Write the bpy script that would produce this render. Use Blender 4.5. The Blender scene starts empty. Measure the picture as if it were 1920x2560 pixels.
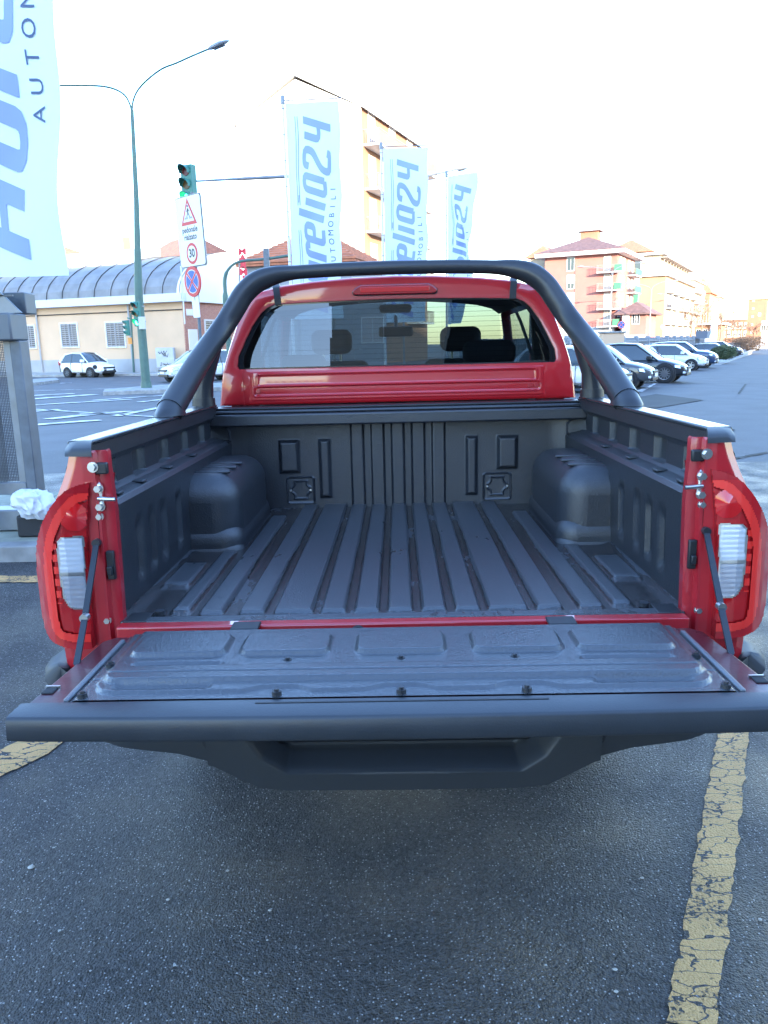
import bpy, bmesh, math, random
from math import sin, cos, tan, pi, radians as RD, sqrt, atan2, hypot
from mathutils import Vector as V, Matrix, noise
random.seed(7)
S = bpy.context.scene
COL = S.collection
# ------------------------------------------------------------------ camera
F_PX, CX, CY, HCAM = 1923., 960., 1280., 1.573
def basis(yaw, p, r):
    fw = V((sin(yaw)*cos(p), cos(yaw)*cos(p), -sin(p)))
    rt = V((cos(yaw), -sin(yaw), 0)); up = rt.cross(fw)
    rt2 = rt*cos(r)-up*sin(r); up2 = rt2.cross(fw)
    return rt2, up2, fw
def cam_matrix(pos, yaw, p, r):
    rt, up, fw = basis(yaw, p, r)
    m = Matrix.Identity(4)
    for i in range(3):
        m[i][0] = rt[i]; m[i][1] = up[i]; m[i][2] = -fw[i]; m[i][3] = pos[i]
    return m
CAMW = cam_matrix((0, 0, HCAM), 0, RD(12.3), RD(1.15))
cd = bpy.data.cameras.new('camera'); cam = bpy.data.objects.new('camera', cd); COL.objects.link(cam)
cd.sensor_fit = 'VERTICAL'; cd.sensor_height = 24; cd.lens = F_PX/2560*24
cd.clip_start = .05; cd.clip_end = 3000
cam.matrix_world = CAMW; S.camera = cam
# ------------------------------------------------------------------ sky, sun, exposure
SUN_EL, SUN_AZ = RD(10.5), RD(155)      # azimuth clockwise from +Y
w = bpy.data.worlds.new('World'); S.world = w; w.use_nodes = True
nt = w.node_tree; bg = nt.nodes['Background']
sky = nt.nodes.new('ShaderNodeTexSky'); sky.sky_type = 'NISHITA'; sky.sun_disc = False
sky.sun_elevation = SUN_EL; sky.sun_rotation = SUN_AZ; sky.air_density = 1.2; sky.dust_density = .4; sky.ozone_density = 1.6
wb = nt.nodes.new('ShaderNodeMix'); wb.data_type = 'RGBA'; wb.blend_type = 'MULTIPLY'; wb.inputs[0].default_value = 1; wb.inputs[7].default_value = (.82, .94, 1.25, 1)
nt.links.new(sky.outputs[0], wb.inputs[6]); nt.links.new(wb.outputs[2], bg.inputs[0]); bg.inputs[1].default_value = 0.15
sd = bpy.data.lights.new('sun', 'SUN'); so = bpy.data.objects.new('sun', sd); COL.objects.link(so)
sd.energy = 2.1; sd.angle = RD(.5); sd.color = (1, .86, .68)
sdir = V((sin(SUN_AZ)*cos(SUN_EL), cos(SUN_AZ)*cos(SUN_EL), sin(SUN_EL)))
so.rotation_euler = sdir.to_track_quat('Z', 'Y').to_euler(); so.location = (0, -30, 40)
vs = S.view_settings; vs.view_transform = 'Standard'; vs.look = 'None'; vs.gamma = 1; vs.exposure = 3.25
try: vs.use_curve_mapping = False
except Exception: pass
# ------------------------------------------------------------------ helpers
def ray(px, py):
    rt, up, fw = basis(0, RD(12.3), RD(1.15))
    return fw+rt*((px-CX)/F_PX)-up*((py-CY)/F_PX)
def gz_(x): return -.0125*max(0., min(42., x-2.2))      # the lane falls gently away to the right
def G(px, py, z=0.):
    d = ray(px, py); t = (z-HCAM)/d.z
    for _ in range(6): t = (z+gz_(d.x*t)-HCAM)/d.z
    return V((d.x*t, d.y*t, z+gz_(d.x*t)))
def AY(px, py, y):
    d = ray(px, py); t = y/d.y; return V((d.x*t, y, HCAM+d.z*t))
def on_face(px, py, O, u):      # pixel -> (s, z) on the vertical plane through O along u
    d = ray(px, py); n = V((-u[1], u[0], 0)); t = n.dot(V((O[0], O[1], 0)))/n.dot(V((d.x, d.y, 0)))
    p = d*t; return ((p.x-O[0])*u[0]+(p.y-O[1])*u[1], HCAM+p.z)
MATS = {}
def mat(name, col, rough=.6, metal=0., bump=None, var=None, coat=0., spec=.5, emit=None, trans=0., specks=None, gen=None):
    """procedural material; bump=(scale,strength,dist) var=(scale,amount) specks=(scale,size,colour)"""
    if name in MATS: return MATS[name]
    m = bpy.data.materials.new(name); m.use_nodes = True; t = m.node_tree; N = t.nodes; L = t.links
    b = N['Principled BSDF']; b.inputs['Base Color'].default_value = (*col, 1)
    b.inputs['Roughness'].default_value = rough; b.inputs['Metallic'].default_value = metal
    b.inputs['Specular IOR Level'].default_value = spec
    b.inputs['Coat Weight'].default_value = coat; b.inputs['Coat Roughness'].default_value = .04
    if trans: b.inputs['Transmission Weight'].default_value = trans
    if emit: b.inputs['Emission Color'].default_value = (*emit[0], 1); b.inputs['Emission Strength'].default_value = emit[1]
    geo = N.new('ShaderNodeTexCoord') if gen is None else None
    src = geo.outputs['Object'] if geo else N.new('ShaderNodeNewGeometry').outputs['Position']
    c = None
    if var:
        no = N.new('ShaderNodeTexNoise'); no.inputs['Scale'].default_value = var[0]; no.inputs['Detail'].default_value = 6
        L.new(src, no.inputs['Vector'])
        mr = N.new('ShaderNodeMapRange'); mr.inputs[1].default_value = .3; mr.inputs[2].default_value = .7
        mr.inputs[3].default_value = 1-var[1]; mr.inputs[4].default_value = 1+var[1]
        L.new(no.outputs[0], mr.inputs[0])
        mx = N.new('ShaderNodeMix'); mx.data_type = 'RGBA'; mx.blend_type = 'MULTIPLY'; mx.inputs[0].default_value = 1
        mx.inputs[6].default_value = (*col, 1); L.new(mr.outputs[0], mx.inputs[7]); c = mx.outputs[2]
        mr2 = N.new('ShaderNodeMapRange'); mr2.inputs[3].default_value = max(.02, rough-.12); mr2.inputs[4].default_value = min(1, rough+.12)
        L.new(no.outputs[0], mr2.inputs[0]); L.new(mr2.outputs[0], b.inputs['Roughness'])
    if specks:
        vo = N.new('ShaderNodeTexVoronoi'); vo.inputs['Scale'].default_value = specks[0]; L.new(src, vo.inputs['Vector'])
        lt = N.new('ShaderNodeMath'); lt.operation = 'LESS_THAN'; lt.inputs[1].default_value = specks[1]; L.new(vo.outputs['Distance'], lt.inputs[0])
        mx = N.new('ShaderNodeMix'); mx.data_type = 'RGBA'; mx.inputs[7].default_value = (*specks[2], 1)
        L.new(lt.outputs[0], mx.inputs[0])
        if c: L.new(c, mx.inputs[6])
        else: mx.inputs[6].default_value = (*col, 1)
        c = mx.outputs[2]
    if c: L.new(c, b.inputs['Base Color'])
    if bump:
        no = N.new('ShaderNodeTexNoise'); no.inputs['Scale'].default_value = bump[0]; no.inputs['Detail'].default_value = 4
        L.new(src, no.inputs['Vector'])
        bp = N.new('ShaderNodeBump'); bp.inputs['Strength'].default_value = bump[1]; bp.inputs['Distance'].default_value = bump[2]
        L.new(no.outputs[0], bp.inputs['Height']); L.new(bp.outputs[0], b.inputs['Normal'])
    MATS[name] = m; return m
def glass(name, tint, rough=.0, ior=1.45):
    if name in MATS: return MATS[name]
    m = bpy.data.materials.new(name); m.use_nodes = True; t = m.node_tree; N = t.nodes; L = t.links
    N.remove(N['Principled BSDF'])
    tr = N.new('ShaderNodeBsdfTransparent'); tr.inputs[0].default_value = (*tint, 1)
    gl = N.new('ShaderNodeBsdfGlossy'); gl.inputs['Roughness'].default_value = rough
    fr = N.new('ShaderNodeFresnel'); fr.inputs[0].default_value = ior
    mx = N.new('ShaderNodeMixShader'); ge = N.new('ShaderNodeNewGeometry'); mr = N.new('ShaderNodeMapRange'); mr.inputs[3].default_value = ior; mr.inputs[4].default_value = 1/ior; L.new(ge.outputs['Backfacing'], mr.inputs[0]); L.new(mr.outputs[0], fr.inputs[0])
    L.new(fr.outputs[0], mx.inputs[0]); L.new(tr.outputs[0], mx.inputs[1]); L.new(gl.outputs[0], mx.inputs[2])
    L.new(mx.outputs[0], N['Material Output'].inputs[0]); MATS[name] = m; return m
ORG = {}
def origin(o):
    return ORG.get(o.name, V((0, 0, 0))) if o else V((0, 0, 0))
def tag(o, label=None, cat=None, group=None, kind=None):
    if label: o['label'] = label
    if cat: o['category'] = cat
    if group: o['group'] = group
    if kind: o['kind'] = kind
    return o
def empty(name, loc, label=None, cat=None, group=None, rz=0):
    o = bpy.data.objects.new(name, None); COL.objects.link(o); o.location = loc; o.rotation_euler.z = rz
    o.empty_display_size = .2; ORG[o.name] = V(loc); return tag(o, label, cat, group)
class MB:
    def __init__(s): s.v = []; s.f = []
    def add(s, vs, fs):
        n = len(s.v); s.v += [tuple(v) for v in vs]; s.f += [tuple(i+n for i in f) for f in fs]; return s
    def box(s, x0, x1, y0, y1, z0, z1, taper=1.):
        cx, cy = (x0+x1)/2, (y0+y1)/2
        b = [(x0, y0), (x1, y0), (x1, y1), (x0, y1)]
        vs = [(x, y, z0) for x, y in b]+[(cx+(x-cx)*taper, cy+(y-cy)*taper, z1) for x, y in b]
        return s.add(vs, [(3, 2, 1, 0), (4, 5, 6, 7), (0, 1, 5, 4), (1, 2, 6, 5), (2, 3, 7, 6), (3, 0, 4, 7)])
    def fbox(s, O, u, s0, s1, z0, z1, d0, d1):   # box on a face frame; d along the outward normal
        n = V((u[1], -u[0], 0)); U = V((u[0], u[1], 0)); O = V((O[0], O[1], 0))
        vs = []
        for z in (z0, z1):
            for a, d in ((s0, d0), (s1, d0), (s1, d1), (s0, d1)): vs.append(O+U*a+n*d+V((0, 0, z)))
        return s.add(vs, [(0, 1, 2, 3), (7, 6, 5, 4), (4, 5, 1, 0), (5, 6, 2, 1), (6, 7, 3, 2), (7, 4, 0, 3)])
    def tube(s, pts, r, n=10, cap=True, ry=None, up=V((0, 0, 1))):
        pts = [V(p) for p in pts]; rs = r if isinstance(r, (list, tuple)) else [r]*len(pts)
        rings = []
        px = None
        for i, p in enumerate(pts):
            t = (pts[min(i+1, len(pts)-1)]-pts[max(i-1, 0)]).normalized()
            if px is None:
                a = up if abs(t.dot(up)) < .95 else V((1, 0, 0)); px = t.cross(a).normalized()
            else:
                px = (px-t*px.dot(t)); px = px.normalized()
            py = t.cross(px)
            k = 1 if ry is None else ry/r if not isinstance(r, (list, tuple)) else 1
            rings.append([p+px*cos(2*pi*j/n)*rs[i]+py*sin(2*pi*j/n)*rs[i]*k for j in range(n)])
        base = len(s.v)
        for R_ in rings: s.v += [tuple(q) for q in R_]
        for i in range(len(pts)-1):
            for j in range(n):
                a = base+i*n+j; b = base+i*n+(j+1) % n; s.f.append((a, b, b+n, a+n))
        if cap:
            s.f.append(tuple(base+j for j in range(n-1, -1, -1))); s.f.append(tuple(base+(len(pts)-1)*n+j for j in range(n)))
        return s
    def cyl(s, p0, p1, r0, r1=None, n=12):
        return s.tube([p0, p1], [r0, r0 if r1 is None else r1], n)
    def prism(s, poly, d, O=V((0, 0, 0)), A=V((1, 0, 0)), B=V((0, 0, 1))):  # polygon in A,B plane extruded by vector d
        n = len(poly); O = V(O); d = V(d); A = V(A); B = V(B)
        a = [O+A*p[0]+B*p[1] for p in poly]; b = [q+d for q in a]
        return s.add(a+b, [tuple(range(n)), tuple(range(2*n-1, n-1, -1))]+[(i, i+n, (i+1) % n+n, (i+1) % n) for i in range(n)])
    def grid(s, nu, nv, fn):
        base = len(s.v)
        for j in range(nv+1):
            for i in range(nu+1): s.v.append(tuple(fn(i/nu, j/nv)))
        for j in range(nv):
            for i in range(nu):
                a = base+j*(nu+1)+i; s.f.append((a, a+1, a+nu+2, a+nu+1))
        return s
    def loft(s, rings, closed=True, cap=True):
        base = len(s.v); n = len(rings[0])
        for r in rings: s.v += [tuple(p) for p in r]
        for i in range(len(rings)-1):
            for j in range(n if closed else n-1):
                a = base+i*n+j; b = base+i*n+(j+1) % n; s.f.append((a, b, b+n, a+n))
        if cap and closed:
            s.f.append(tuple(base+j for j in range(n-1, -1, -1))); s.f.append(tuple(base+(len(rings)-1)*n+j for j in range(n)))
        return s
    def mirror(s):
        n = len(s.v); s.v += [(-x, y, z) for x, y, z in s.v]; s.f += [tuple(i+n for i in reversed(f)) for f in s.f]; return s
    def flipped(s):
        m = MB(); m.v = [(-x, y, z) for x, y, z in s.v]; m.f = [tuple(reversed(f)) for f in s.f]; return m
    def build(s, name, m=None, parent=None, off=None, smooth=False, bevel=0, seg=2, world=True, fix=True, sub=0):
        me = bpy.data.meshes.new(name)
        o0 = origin(parent) if (parent and world) else V((0, 0, 0))
        if off is not None: o0 = o0-V(off)
        me.from_pydata([(v[0]-o0.x, v[1]-o0.y, v[2]-o0.z) for v in s.v], [], s.f)
        if fix:
            bm = bmesh.new(); bm.from_mesh(me); bmesh.ops.recalc_face_normals(bm, faces=bm.faces); bm.to_mesh(me); bm.free()
        o = bpy.data.objects.new(name, me); COL.objects.link(o)
        if m: me.materials.append(m)
        if parent: o.parent = parent; ORG[o.name] = origin(parent)
        if smooth:
            for p in me.polygons: p.use_smooth = True
        if bevel:
            md = o.modifiers.new('bevel', 'BEVEL'); md.width = bevel; md.segments = seg; md.limit_method = 'ANGLE'; md.angle_limit = RD(35)
            for p in me.polygons: p.use_smooth = True
            md.harden_normals = False
        if sub:
            md = o.modifiers.new('sub', 'SUBSURF'); md.levels = sub; md.render_levels = sub
        if smooth or bevel:
            try: me.set_sharp_from_angle(angle=RD(38))
            except Exception: pass
        return o
def dup(o, name=None, parent=None, loc=None):
    c = o.copy(); COL.objects.link(c)
    if name: c.name = name
    if parent is not None: c.parent = parent
    if loc is not None: c.location = loc
    return c
def copy_tree(o, loc, rz=None, parent=None):
    c = o.copy(); COL.objects.link(c)
    if parent: c.parent = parent
    else:
        c.location = loc
        if rz is not None: c.rotation_euler.z = rz
    for ch in o.children: copy_tree(ch, None, None, c)
    return c
def sm(a, b, x):
    t = max(0., min(1., (x-a)/(b-a))); return t*t*(3-2*t)
def rbox(x, y, cx, cy, hx, hy, r):      # rounded rectangle SDF
    qx = abs(x-cx)-hx+r; qy = abs(y-cy)-hy+r
    return hypot(max(qx, 0), max(qy, 0))+min(max(qx, qy), 0)-r
def seg_d(px, py, a, b):
    dx, dy = b[0]-a[0], b[1]-a[1]; t = max(0, min(1, ((px-a[0])*dx+(py-a[1])*dy)/(dx*dx+dy*dy+1e-12)))
    return hypot(px-a[0]-dx*t, py-a[1]-dy*t)
def inside(px, py, P):
    c = False; n = len(P)
    for i in range(n):
        (x1, y1), (x2, y2) = P[i], P[(i+1) % n]
        if (y1 > py) != (y2 > py) and px < (x2-x1)*(py-y1)/(y2-y1)+x1: c = not c
    return c
def psd(px, py, P):      # + inside
    d = min(seg_d(px, py, P[i], P[(i+1) % len(P)]) for i in range(len(P)))
    return d if inside(px, py, P) else -d
def lerp_tab(t, x):
    if x <= t[0][0]: return t[0][1]
    for (a, p), (b, q) in zip(t, t[1:]):
        if x <= b: return p+(q-p)*(x-a)/(b-a)
    return t[-1][1]
def text_mb(s, size, align='CENTER', bold=0.):
    c = bpy.data.curves.new('t', 'FONT'); c.body = s; c.size = size; c.align_x = align; c.align_y = 'CENTER'; c.offset = bold; c.resolution_u = 3
    o = bpy.data.objects.new('t', c); COL.objects.link(o)
    dg = bpy.context.evaluated_depsgraph_get(); dg.update(); me = bpy.data.meshes.new_from_object(o.evaluated_get(dg))
    m = MB(); m.v = [tuple(v.co) for v in me.vertices]; m.f = [tuple(p.vertices) for p in me.polygons]
    bpy.data.objects.remove(o); bpy.data.curves.remove(c); bpy.data.meshes.remove(me); return m
def remap(mb, fn):
    o = MB(); o.v = [tuple(fn(*v)) for v in mb.v]; o.f = list(mb.f); return o
def flat_on(mb, C, U, W=V((0, 0, 1))):
    C = V(C); U = V(U); W = V(W); return remap(mb, lambda x, y, z: C+U*x+W*y)
# ------------------------------------------------------------------ materials
def asphalt_nodes(t):
    N = t.nodes; L = t.links
    ge = N.new('ShaderNodeNewGeometry'); P = ge.outputs['Position']
    def noise_(sc, det=5, ro=.5):
        n = N.new('ShaderNodeTexNoise'); n.inputs['Scale'].default_value = sc; n.inputs['Detail'].default_value = det; n.inputs['Roughness'].default_value = ro
        L.new(P, n.inputs['Vector']); return n.outputs[0]
    big = noise_(.35, 4); mid = noise_(2.2, 5); fine = noise_(120, 3, .7)
    cr = N.new('ShaderNodeValToRGB'); cr.color_ramp.elements[0].color = (.010, .011, .013, 1); cr.color_ramp.elements[0].position = .34
    cr.color_ramp.elements[1].color = (.082, .083, .087, 1); cr.color_ramp.elements[1].position = .72
    mm = N.new('ShaderNodeMath'); mm.operation = 'MULTIPLY_ADD'; mm.inputs[1].default_value = .62; L.new(fine, mm.inputs[0])
    vc = N.new('ShaderNodeTexVoronoi'); vc.inputs['Scale'].default_value = 130; L.new(P, vc.inputs['Vector']); vcs = N.new('ShaderNodeSeparateColor'); L.new(vc.outputs['Color'], vcs.inputs[0])
    m2 = N.new('ShaderNodeMath'); m2.operation = 'MULTIPLY'; m2.inputs[1].default_value = .38; L.new(big, m2.inputs[0]); L.new(m2.outputs[0], mm.inputs[2])
    m9 = N.new('ShaderNodeMath'); m9.operation = 'MULTIPLY_ADD'; m9.inputs[1].default_value = .34; L.new(vcs.outputs[1], m9.inputs[0])
    m8 = N.new('ShaderNodeMath'); m8.operation = 'MULTIPLY'; m8.inputs[1].default_value = .66; L.new(mm.outputs[0], m8.inputs[0]); L.new(m8.outputs[0], m9.inputs[2]); L.new(m9.outputs[0], cr.inputs[0])
    vo = N.new('ShaderNodeTexVoronoi'); vo.inputs['Scale'].default_value = 105; L.new(P, vo.inputs['Vector'])
    sp = N.new('ShaderNodeMapRange'); sp.inputs[1].default_value = .30; sp.inputs[2].default_value = .18; L.new(vo.outputs['Distance'], sp.inputs[0])
    pick = N.new('ShaderNodeSeparateColor'); L.new(vo.outputs['Color'], pick.inputs[0])
    gt = N.new('ShaderNodeMath'); gt.operation = 'GREATER_THAN'; gt.inputs[1].default_value = .66; L.new(pick.outputs[0], gt.inputs[0])
    mu = N.new('ShaderNodeMath'); mu.operation = 'MULTIPLY'; L.new(sp.outputs[0], mu.inputs[0]); L.new(gt.outputs[0], mu.inputs[1])
    mx = N.new('ShaderNodeMix'); mx.data_type = 'RGBA'; mx.inputs[7].default_value = (.42, .42, .42, 1)
    L.new(mu.outputs[0], mx.inputs[0]); L.new(cr.outputs[0], mx.inputs[6])
    vb = N.new('ShaderNodeTexVoronoi'); vb.inputs['Scale'].default_value = 170; L.new(P, vb.inputs['Vector'])
    ad = N.new('ShaderNodeMath'); ad.operation = 'MULTIPLY_ADD'; ad.inputs[1].default_value = -.7; L.new(vb.outputs['Distance'], ad.inputs[0]); L.new(fine, ad.inputs[2])
    bp = N.new('ShaderNodeBump'); bp.inputs['Strength'].default_value = 1.; bp.inputs['Distance'].default_value = .012; L.new(ad.outputs[0], bp.inputs['Height'])
    ro = N.new('ShaderNodeMapRange'); ro.inputs[1].default_value = .35; ro.inputs[2].default_value = .65; ro.inputs[3].default_value = .34; ro.inputs[4].default_value = .62; L.new(mid, ro.inputs[0])
    return P, mx.outputs[2], bp, ro.outputs[0], noise_
def road_m(name, col):
    m = mat(name, col, .72, var=(.9, .30), gen=1, spec=.3, bump=(30, .5, .01), specks=(14, .16, (.14, .14, .14))); return m
def asphalt(name, scale=1.):
    m = bpy.data.materials.new(name); m.use_nodes = True; t = m.node_tree
    P, c, bp, ro, _ = asphalt_nodes(t); b = t.nodes['Principled BSDF']
    if scale != 1:
        mx = t.nodes.new('ShaderNodeMix'); mx.data_type = 'RGBA'; mx.blend_type = 'MULTIPLY'; mx.inputs[0].default_value = 1
        mx.inputs[7].default_value = (scale, scale, scale, 1); t.links.new(c, mx.inputs[6]); c = mx.outputs[2]
    t.links.new(c, b.inputs['Base Color']); t.links.new(bp.outputs[0], b.inputs['Normal']); t.links.new(ro, b.inputs['Roughness'])
    return m
def worn_paint(name, col, wear, cscale=9., edge=.05, stretch=(1, 1, 1)):
    """cracked, worn road paint: asphalt shows through the cracks"""
    m = bpy.data.materials.new(name); m.use_nodes = True; t = m.node_tree; N = t.nodes; L = t.links
    P, c, bp, ro, nz = asphalt_nodes(t); b = N['Principled BSDF']
    mp = N.new('ShaderNodeMapping'); mp.inputs['Scale'].default_value = stretch; L.new(P, mp.inputs[0])
    ds = N.new('ShaderNodeTexNoise'); ds.inputs['Scale'].default_value = 14; L.new(mp.outputs[0], ds.inputs['Vector'])
    va = N.new('ShaderNodeVectorMath'); va.operation = 'MULTIPLY_ADD'; va.inputs[1].default_value = (.12, .12, 0); L.new(ds.outputs['Color'], va.inputs[0]); L.new(mp.outputs[0], va.inputs[2])
    vo = N.new('ShaderNodeTexVoronoi'); vo.feature = 'DISTANCE_TO_EDGE'; vo.inputs['Scale'].default_value = cscale; L.new(va.outputs[0], vo.inputs['Vector'])
    n1 = nz(30, 4, .6); n2 = nz(4., 3); n3 = nz(85, 3, .6)
    th = N.new('ShaderNodeMapRange'); th.inputs[1].default_value = .35; th.inputs[2].default_value = .7; th.inputs[3].default_value = edge*.25; th.inputs[4].default_value = edge*1.5; L.new(n1, th.inputs[0])
    cr = N.new('ShaderNodeMath'); cr.operation = 'GREATER_THAN'; L.new(vo.outputs['Distance'], cr.inputs[0]); L.new(th.outputs[0], cr.inputs[1])
    w1 = N.new('ShaderNodeMath'); w1.operation = 'ADD'; L.new(n3, w1.inputs[0]); L.new(n2, w1.inputs[1])
    wr = N.new('ShaderNodeMapRange'); wr.inputs[1].default_value = wear-.05; wr.inputs[2].default_value = wear+.05; L.new(w1.outputs[0], wr.inputs[0]); wr.inputs[3].default_value = 1; wr.inputs[4].default_value = 0
    mk = N.new('ShaderNodeMath'); mk.operation = 'MULTIPLY'; L.new(cr.outputs[0], mk.inputs[0]); L.new(wr.outputs[0], mk.inputs[1])
    pc = N.new('ShaderNodeMix'); pc.data_type = 'RGBA'; pc.inputs[6].default_value = (*col, 1); pc.inputs[7].default_value = (*[x*.62 for x in col], 1)
    L.new(n2, pc.inputs[0])
    mx = N.new('ShaderNodeMix'); mx.data_type = 'RGBA'; L.new(mk.outputs[0], mx.inputs[0]); L.new(c, mx.inputs[6]); L.new(pc.outputs[2], mx.inputs[7])
    L.new(mx.outputs[2], b.inputs['Base Color']); b.inputs['Roughness'].default_value = .6
    b2 = N.new('ShaderNodeBump'); b2.inputs['Distance'].default_value = .004; b2.inputs['Strength'].default_value = .6; L.new(mk.outputs[0], b2.inputs['Height']); L.new(bp.outputs[0], b2.inputs['Normal'])
    L.new(b2.outputs[0], b.inputs['Normal']); return m
def liner_mat(name, wet):
    """black moulded liner: fine grain, water film and droplets; wet = groove wetness"""
    m = bpy.data.materials.new(name); m.use_nodes = True; t = m.node_tree; N = t.nodes; L = t.links
    b = N['Principled BSDF']; tc = N.new('ShaderNodeTexCoord'); P = tc.outputs['Object']
    def nz(sc, d=4, st=None):
        n = N.new('ShaderNodeTexNoise'); n.inputs['Scale'].default_value = sc; n.inputs['Detail'].default_value = d
        if st:
            mp = N.new('ShaderNodeMapping'); mp.inputs['Scale'].default_value = st; L.new(P, mp.inputs[0]); L.new(mp.outputs[0], n.inputs['Vector'])
        else: L.new(P, n.inputs['Vector'])
        return n.outputs[0]
    grain = nz(420, 2); patch = nz(3.4, 5, (1.4, .8, 1)); rag = nz(38, 3, (1.6, .5, 1)); drops = nz(150, 3)
    a = N.new('ShaderNodeMath'); a.operation = 'MULTIPLY_ADD'; a.inputs[1].default_value = .28; L.new(rag, a.inputs[0]); L.new(patch, a.inputs[2])
    fac = a.outputs[0]
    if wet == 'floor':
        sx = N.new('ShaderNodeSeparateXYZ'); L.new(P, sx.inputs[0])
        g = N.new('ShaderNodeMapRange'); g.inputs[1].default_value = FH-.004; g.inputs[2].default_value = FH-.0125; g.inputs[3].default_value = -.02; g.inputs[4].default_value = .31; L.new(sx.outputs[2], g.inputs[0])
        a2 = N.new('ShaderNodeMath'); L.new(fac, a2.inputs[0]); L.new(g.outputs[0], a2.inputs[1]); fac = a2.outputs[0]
    wm = N.new('ShaderNodeMapRange'); wt = {None: 5, 'floor': .80, 'gate': .83}[wet]; wm.inputs[1].default_value = wt; wm.inputs[2].default_value = wt+.03; L.new(fac, wm.inputs[0])
    mx = N.new('ShaderNodeMix'); mx.data_type = 'RGBA'; mx.inputs[6].default_value = {None: (.022, .024, .028, 1), 'floor': (.042, .046, .052, 1), 'gate': (.036, .040, .046, 1)}[wet]; mx.inputs[7].default_value = (.014, .0135, .014, 1); L.new(wm.outputs[0], mx.inputs[0])  # light put into the base tones: shaded walls darker, lit floor and tailgate lighter
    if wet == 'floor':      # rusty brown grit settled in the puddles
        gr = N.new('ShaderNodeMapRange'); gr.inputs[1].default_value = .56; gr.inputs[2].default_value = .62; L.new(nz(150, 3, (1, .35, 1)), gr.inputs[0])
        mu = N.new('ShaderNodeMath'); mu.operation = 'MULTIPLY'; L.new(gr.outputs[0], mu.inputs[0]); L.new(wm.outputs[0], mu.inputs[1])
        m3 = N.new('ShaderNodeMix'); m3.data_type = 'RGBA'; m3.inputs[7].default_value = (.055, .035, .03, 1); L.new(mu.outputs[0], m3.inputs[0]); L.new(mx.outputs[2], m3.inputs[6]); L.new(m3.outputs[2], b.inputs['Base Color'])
    else: L.new(mx.outputs[2], b.inputs['Base Color'])
    rr = N.new('ShaderNodeMapRange'); rr.inputs[3].default_value = {None: .38, 'floor': .33, 'gate': .25}[wet]; rr.inputs[4].default_value = .16; L.new(wm.outputs[0], rr.inputs[0]); L.new(rr.outputs[0], b.inputs['Roughness'])
    dm = N.new('ShaderNodeMapRange'); dm.inputs[1].default_value = .5; dm.inputs[2].default_value = .62; L.new(drops, dm.inputs[0])
    h = N.new('ShaderNodeMath'); h.operation = 'MULTIPLY_ADD'; h.inputs[1].default_value = .6 if wet == 'gate' else .35; L.new(dm.outputs[0], h.inputs[0]); L.new(grain, h.inputs[2])
    bp = N.new('ShaderNodeBump'); bp.inputs['Strength'].default_value = .55; bp.inputs['Distance'].default_value = .0016; b.inputs['Specular IOR Level'].default_value = .75; b.inputs['Coat Weight'].default_value = {None: .1, 'floor': .3, 'gate': .55}[wet]; b.inputs['Coat Roughness'].default_value = .16; L.new(bp.outputs[0], b.inputs['Coat Normal']); L.new(h.outputs[0], bp.inputs['Height']); L.new(bp.outputs[0], b.inputs['Normal'])
    return m
FH = .855
M_ASPH = asphalt('asphalt'); M_ASPH2 = faded_early = mat('asphalt_patch', (.022, .022, .023), .7, var=(1.5, .3), gen=1, spec=.2)
M_YEL = worn_paint('yellow_paint', (.95, .55, .20), 1.17, 10, .034, (.8, 1.9, 1))
def faded(name, a, b):
    m = bpy.data.materials.new(name); m.use_nodes = True; t = m.node_tree; N = t.nodes; L = t.links; g = N.new('ShaderNodeNewGeometry'); n = N.new('ShaderNodeTexNoise'); n.inputs['Scale'].default_value = 2.6; n.inputs['Detail'].default_value = 8
    L.new(g.outputs['Position'], n.inputs['Vector']); r = N.new('ShaderNodeValToRGB'); r.color_ramp.elements[0].position = .40; r.color_ramp.elements[1].position = .55; r.color_ramp.elements[0].color = (*a, 1); r.color_ramp.elements[1].color = (*b, 1)
    L.new(n.outputs[0], r.inputs[0]); L.new(r.outputs[0], N['Principled BSDF'].inputs['Base Color']); N['Principled BSDF'].inputs['Roughness'].default_value = .5; return m
M_WHT = faded('white_road_paint', (.12, .12, .122), (.55, .55, .54))
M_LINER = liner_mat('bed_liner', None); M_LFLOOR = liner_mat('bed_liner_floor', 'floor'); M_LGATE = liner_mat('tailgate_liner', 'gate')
M_RED = mat('red_paint', (.46, .010, .016), .32, coat=1., var=(3, .04))
M_REDD = mat('red_paint_inner', (.40, .010, .018), .38, coat=.6, bump=(90, .08, .001))
M_BLKP = mat('black_plastic', (.018, .019, .021), .42, bump=(350, .25, .0008))
M_BLKS = mat('satin_black_tube', (.022, .024, .028), .36, bump=(250, .08, .0006))
M_BLKG = mat('grey_black_plastic', (.035, .038, .042), .5, bump=(320, .3, .0008))
M_RUB = mat('rubber', (.012, .012, .013), .7, bump=(60, .3, .002))
M_ALU = mat('zinc', (.62, .62, .6), .32, 1.)
M_STL = mat('grey_steel', (.20, .22, .24), .45, .5, bump=(20, .1, .002), var=(6, .15))
M_GALV = mat('galvanised', (.11, .13, .155), .5, .4, var=(9, .2), bump=(40, .1, .001))
M_DARK = mat('dark_interior', (.02, .021, .023), .75)
M_DKT = mat('interior_cloth', (.09, .092, .10), .85, bump=(200, .3, .001))
M_LENSR = mat('red_lens', (.62, .008, .010), .08, coat=1.)
M_LENSD = mat('red_lens_dark', (.38, .008, .012), .07, coat=1.)
M_GUIDE = mat('red_light_guide', (.85, .03, .02), .25, coat=1.)
M_CLEAR = mat('clear_reflector', (.66, .68, .71), .3, .35, coat=1.)
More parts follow.
